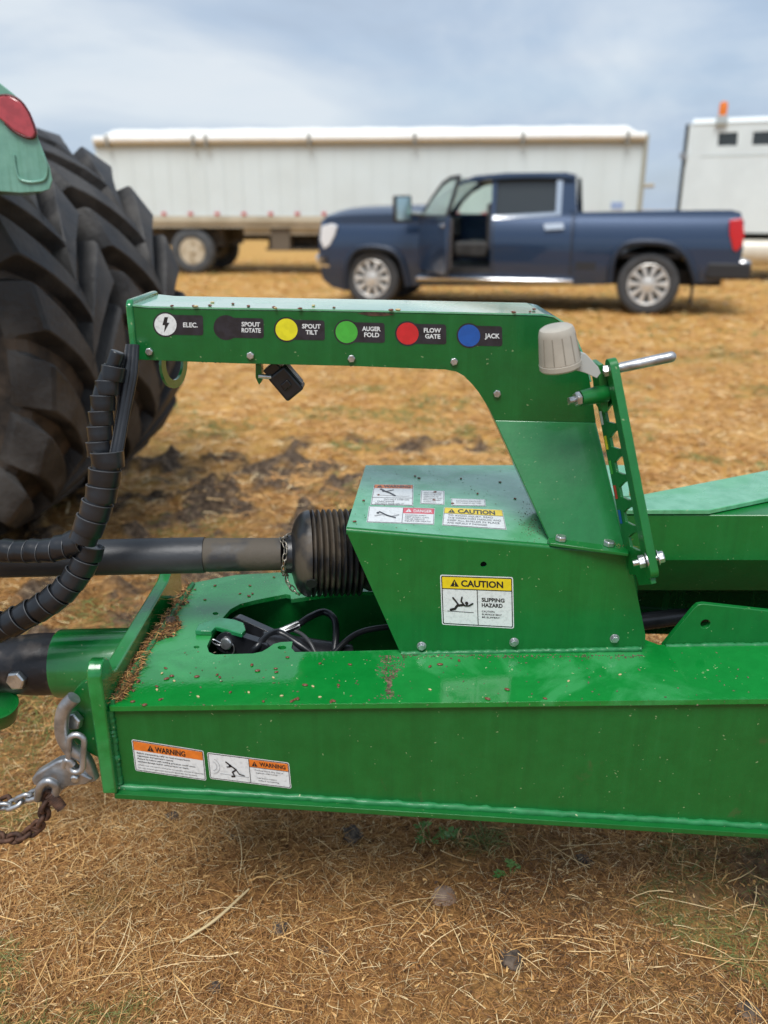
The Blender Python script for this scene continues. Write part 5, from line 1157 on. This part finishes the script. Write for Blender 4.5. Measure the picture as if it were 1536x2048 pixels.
m.add(ring, [[9*i+j, 9*i+j+1, 9*i+10+j, 9*i+9+j] for i in range(n_) for j in range(8)] + [list(range(9)), [9*n_+8-j for j in range(9)]]).build('tarp', M_tarp, gtl, smooth=60)
MB().tube([GR.p(gs0+.03, -.07, gzt+.06), GR.p(gs1-.03, -.07, gzt+.06)], .085, 12).build('tarp_roll', M_tarp, gtl, smooth=60)
MB().tube([GR.p(gs0, -.02, gzt-.05), GR.p(gs1, -.02, gzt-.05)], .035, 8).build('top_rail', mat('rail_grey', (.38, .38, .34), .5), gtl)
for x_ in (218, 390, 415, 620, 830, 1045, 1253):
    s_ = GX(x_, 280)[0]; MB().box(GR.p(s_, -.10, gzt+.03), (.06, .14, .24), Matrix((GR.f, GR.t, V(0, 0, 1))).transposed()).build('tarp_strap', mat('strap_grey', (.22, .22, .20), .6) if 'strap_grey' not in bpy.data.materials else bpy.data.materials['strap_grey'], gtl)
gbox(GR, gs0, gs1, -.03, 2.53, gzr+.12, gzb+.0, 'upper_rail', M_tan, gtl); gbox(GR, gs0+.05, gs1-.05, .03, 2.47, gzr, gzr+.12, 'lower_rail', M_tan, gtl)
M_mk = mat('red_marker', (.60, .06, .06), .4)
for k in range(20):
    x_ = 222+53.3*k; s_ = GX(x_, 428)[0]
    if s_ < gs1-.1: MB().box(GR.p(s_, -.035, gzb+.05), (.10, .02, .06), Matrix((GR.f, GR.t, V(0, 0, 1))).transposed()).build('marker_light', M_mk, gtl)
gbox(GR, gs1-.04, gs1+.05, -.05, .06, gzb-.1, gzt+.10, 'corner_post', mat('post_grey', (.36, .36, .30), .5), gtl)
MB().tube([GR.p(gs1, .0, GX(1295, 372)[1]), GR.p(gs1+.26, -.05, GX(1305, 371)[1])], .04, 8).build('post_bracket', M_tan, gtl)
gbox(GR, gs0, gs1, 1.0, 1.5, gzr-.30, gzr, 'chassis_beam', M_under, gtl)
def gwheel(s_, t, flip=False, par=gtl, fr=None, r=.52):
    fr = fr or GR; c = fr.p(s_, t, r); ax = fr.t if not flip else -fr.t
    o = MB().lathe(c, ax, [(.03, r*.58), (.0, r*.62), (-.01, r*.8), (.02, r*.95), (.06, r), (.24, r), (.28, r*.94), (.28, r*.6)], 40, cap=False).build('wheel', mat('trailer_tyre', (.07, .075, .08), .85, var=.15, scale=5) if 'trailer_tyre' not in bpy.data.materials else bpy.data.materials['trailer_tyre'], par, smooth=40)
    MB().lathe(c, ax, [(.02, r*.60), (.02, r*.55), (.10, r*.50), (.13, r*.38), (.13, r*.26), (.02, r*.22), (.0, r*.16), (.0, .01)], 32).build('rim', mat('dusty_rim', (.55, .48, .36), .6, col2=(.36, .29, .19), scale=6) if 'dusty_rim' not in bpy.data.materials else bpy.data.materials['dusty_rim'], o, smooth=40)
    return o
sw = GX(383, 507)[0]
for s_ in (sw, sw-1.95):
    gwheel(s_, .05); gwheel(s_, 2.45, True); MB().tube([GR.p(s_, .2, .5), GR.p(s_, 2.3, .5)], .07, 10).build('axle', M_under, gtl)
gbox(GR, sw-2.3, sw+.7, .35, 2.15, .62, gzr-.01, 'suspension', M_under, gtl)
a, b = GX(500, 490)[0], GX(640, 490)[0]
gbox(GR, GX(485, 470)[0], GX(655, 470)[0], .15, 2.3, gzr-.16, gzr, 'hopper_frame', M_tan, gtl)
gbox(GR, GX(540, 480)[0], GX(578, 480)[0], .10, .5, gzr-.50, gzr-.02, 'tool_box', mat('box_brown', (.13, .105, .075), .7), gtl, .01)
gbox(GR, GX(528, 494)[0], GX(630, 494)[0], .2, 1.0, gzr-.50, gzr-.44, 'step_rail', M_under, gtl)
gbox(GR, GX(525, 480)[0], GX(625, 480)[0], .6, 2.0, gzr-.44, gzr-.12, 'hopper_chute', M_under, gtl)
for t_ in (.3, 2.1): gbox(GR, gs1-3.2, gs1-3.05, t_, t_+.14, .02, gzr, 'landing_leg', M_under, gtl)
MB().box(GR.p(GX(1234, 411)[0], -.006, GX(1234, 411)[1]), (.26, .01, .14), Matrix((GR.f, GR.t, V(0, 0, 1))).transposed()).build('blue_sticker', mat('sticker_blue', (.30, .40, .62), .5), gtl)

# ================================================================== second white trailer with windows
az = math.atan2(602, 1654*.94); c0_ = UZ(1366, 430, CAMH-.1); sc_ = 17.6/c0_.length; 
o0 = V(6.75, 18.5, 0); LT = Frame(o0, V(math.cos(R(23)), -math.sin(R(23)), 0))
wt_ = thing('white_trailer', LT.p(3, 1.2, 0), 'white enclosed trailer with small dark windows and an amber beacon', 'trailer')
lx = lambda x_, y_: LT.px(x_, y_)
s0 = lx(1362, 400)[0]; zb_ = lx(1500, 466)[1]; zt_ = lx(1440, 246)[1]; SE = s0+8
w1 = [(lx(1437, 266)), (lx(1476, 264)), (lx(1474, 291)), (lx(1435, 292))]
def rectw(x0_, y0_, x1_, y1_): return [lx(x0_, y0_), lx(x1_, y0_), lx(x1_, y1_), lx(x0_, y1_)]
wins = [w1]; dxs = lx(1506, 275)[0]-lx(1437, 275)[0]
for k in range(1, 5): wins.append([(a+dxs*k, z) for a, z in w1])
MB().prism(LT.poly([(s0, zb_), (SE, zb_), (SE, zt_), (s0, zt_)], 0), LT.t*.06, 0, [LT.poly(w, 0) for w in wins]).build('side_wall', mat('white_enamel', (.68, .75, .76), .4, coat=.3, var=.03, scale=2), wt_)
MWE = bpy.data.materials['white_enamel']
gbox(LT, s0, SE, 2.38, 2.44, zb_, zt_, 'side_wall', MWE, wt_); gbox(LT, s0, s0+.05, .06, 2.38, zb_, zt_, 'end_wall', MWE, wt_); gbox(LT, SE-.05, SE, .06, 2.38, zb_, zt_, 'end_wall', MWE, wt_)
for w in wins: MB().prism(LT.poly(w, .02), LT.t*.01).build('window', M_glass, wt_)
m = MB(); ring = []
for i in range(7):
    th = math.pi*i/6; ring.append((1.22-math.cos(th)*1.24, zt_+math.sin(th)**.6*.16))
vs = [LT.p(a, t, z) for a in (s0+.05, SE) for t, z in ring]; m.add(vs, [[i, i+1, 8+i, 7+i] for i in range(6)]+[list(range(7)), [13-i for i in range(7)]]).build('roof', mat('roof_white', (.80, .84, .82), .35), wt_, smooth=50)
gbox(LT, s0-.07, s0, -.02, .10, zb_, zt_+.0, 'door_seal', mat('seal_black', (.02, .025, .025), .6), wt_)
MB().box(LT.p(s0-.05, -.04, lx(1372, 312)[1]), (.14, .08, .12), Matrix((LT.f, LT.t, V(0, 0, 1))).transposed()).build('door_hinge', M_galv, wt_)
gbox(LT, s0+.3, SE-.2, -.008, .0, lx(1440, 311)[1]-.012, lx(1440, 311)[1]+.012, 'wall_rib', bpy.data.materials['panel_seam'], wt_)
gbox(LT, s0+.1, SE-.1, .1, 2.3, zb_-.28, zb_-.002, 'chassis', M_hole, wt_)
tc_ = LT.p(s0+.9, .25, .60); MB().lathe(tc_, LT.f, [(0, .02), (0, .20), (.05, .27), (.12, .29), (2.2, .29), (2.3, .2), (2.3, .02)], 28).build('side_tank', mat('cream_tank', (.66, .62, .52), .35, coat=.3, var=.06, scale=4), wt_, smooth=50)
gbox(LT, s0+1.2, s0+1.32, .2, .9, .5, zb_-.2, 'tank_strap', M_under, wt_); gbox(LT, s0+2.6, s0+2.72, .2, .9, .5, zb_-.2, 'tank_strap', M_under, wt_)
for s_ in (s0+4.6, s0+5.8): gwheel(s_, .05, False, wt_, LT); gwheel(s_, 2.38, True, wt_, LT)
gbox(LT, s0+.25, s0+.40, .9, 1.3, .02, zb_-.25, 'landing_leg', M_under, wt_)
bc = LT.p(lx(1444, 240)[0], -.02, 0); z_ = lx(1444, 247)[1]
bcn = MB().box(V(bc.x, bc.y, z_+.06), (.22, .16, .16), Matrix((LT.f, LT.t, V(0, 0, 1))).transposed()).build('beacon_mount', mat('mount_grey', (.42, .48, .50), .5), wt_, bevel=.01)
MB().lathe(V(bc.x, bc.y, z_+.14), (0, 0, 1), [(0, .075), (.10, .082), (.15, .085), (.24, .072), (.26, .04)], 24).build('beacon_lamp', mat('amber_lens', (.85, .22, .02), .25, coat=.5), wt_)

# ================================================================== small things on the field
GZ = lambda p: V(p.x, p.y, float(gheight(p.x, p.y)))
put(clod_mesh('stone', M_stone, 1, .25), 'stone', GZ(UZ(888, 1790, .0))+V(0, 0, .002), (.031, .026, .018), 'pale pinkish field stone half sunk in the straw', 'stone')
for (px, py, r, lb) in ((347, 1640, .018, 'dark round clod in the straw near the left end of the tongue'), (705, 1668, .026, 'dark crumbly clod just below the tongue, left of the green weed'), (430, 1972, .016, 'small dark clod at the bottom left of the field'), (468, 1682, .010, 'tiny grey clod in the straw under the warning decals'),
                        (1165, 1720, .020, 'dark clod right of the green weeds'), (560, 1858, .020, 'grey flat clod beside the long pale stalk'), (1500, 2020, .024, 'dark clod at the bottom right corner'), (648, 1902, .010, 'tiny dark clod right of the long pale stalk'), (1025, 1925, .026, 'grey weathered clod below the pale stone')):
    put(clod_mesh('soil_clod', M_clod, random.random()*9, .5), 'soil_clod', GZ(UZ(px, py, 0))+V(0, 0, r*.15), (r, r*.9, r*.6), lb, 'soil clod', 'soil clods in the straw')
# weeds
M_leaf = mat('weed_leaf', (.10, .24, .05), .5, col2=(.17, .32, .08), scale=30)
def weed(px, py, n_, size, label, cat='weed'):
    c = GZ(UZ(px, py, 0)); root = thing('weed_plant', c, label, cat, 'green weeds in the straw'); m = MB(); st = MB()
    for i in range(n_):
        a = random.uniform(0, 6.28); l_ = size*random.uniform(.5, 1.1); d_ = V(math.cos(a), math.sin(a), 0); up_ = random.uniform(.25, .9); q = V(-d_.y, d_.x, 0); base = c+d_*.003
        mid = c+d_*l_*.55+V(0, 0, l_*up_*.6); tip = c+d_*l_+V(0, 0, l_*up_*.55); st.tube([base, mid], .0009, 5)
        w_ = l_*.16
        for k in range(4):
            b0 = mid.lerp(tip, k/4)-d_*0; sgn = 1 if k % 2 else -1; td = (d_*.5+q*sgn*.9+V(0, 0, .2)).normalized(); e0 = b0; L2 = l_*.38*(1-.12*k)
            wq = td.cross(V(0, 0, 1)).normalized()*L2*.26
            m.add([e0, e0+td*L2*.35+wq+V(0, 0, .002), e0+td*L2*.75+wq*.8, e0+td*L2, e0+td*L2*.75-wq*.8, e0+td*L2*.35-wq+V(0, 0, .002), e0+td*L2*.5-V(0, 0, .002)], [[0, 1, 6], [1, 2, 6], [2, 3, 6], [3, 4, 6], [4, 5, 6], [5, 0, 6]])
        st.tube([mid, tip], .0007, 5)
    m.build('leaves', M_leaf, root, smooth=0); st.build('stem', M_leaf, root)
weed(862, 1672, 11, .060, 'bushy green weed right under the tongue edge'); weed(1022, 1748, 7, .050, 'small feathery green weed right of the pale stone'); weed(930, 1668, 6, .04, 'low green weed beside the bushy one under the tongue')
c = GZ(UZ(960, 1680, 0)); g = np.random.default_rng(11); k = 150
o = blades('grass_tuft', c.x+g.normal(0, .030, k), c.y+g.normal(0, .018, k), np.full(k, c.z), g.uniform(.03, .085, k), g.uniform(.0012, .0026, k), g, g.uniform(.89, .97, k), (15, 70), .4, 4); tag(o, 'tuft of green grass growing between the weeds under the tongue', 'grass tuft', kind='stuff')
c = UZ(430, 1840, .015); e_ = UZ(360, 1885, .012); f_ = UZ(498, 1778, .02)
P = smoothpath([e_, c, f_], 8); o = MB().tube(P, [.0012+.0022*math.sin(math.pi*(i+2)/(len(P)+4)) for i in range(len(P))], 6).build('straw_stalk', mat('pale_stalk', (.62, .48, .26), .6), None, org=P[0]); tag(o, 'long thick pale straw stalk lying across the left foreground', 'straw')
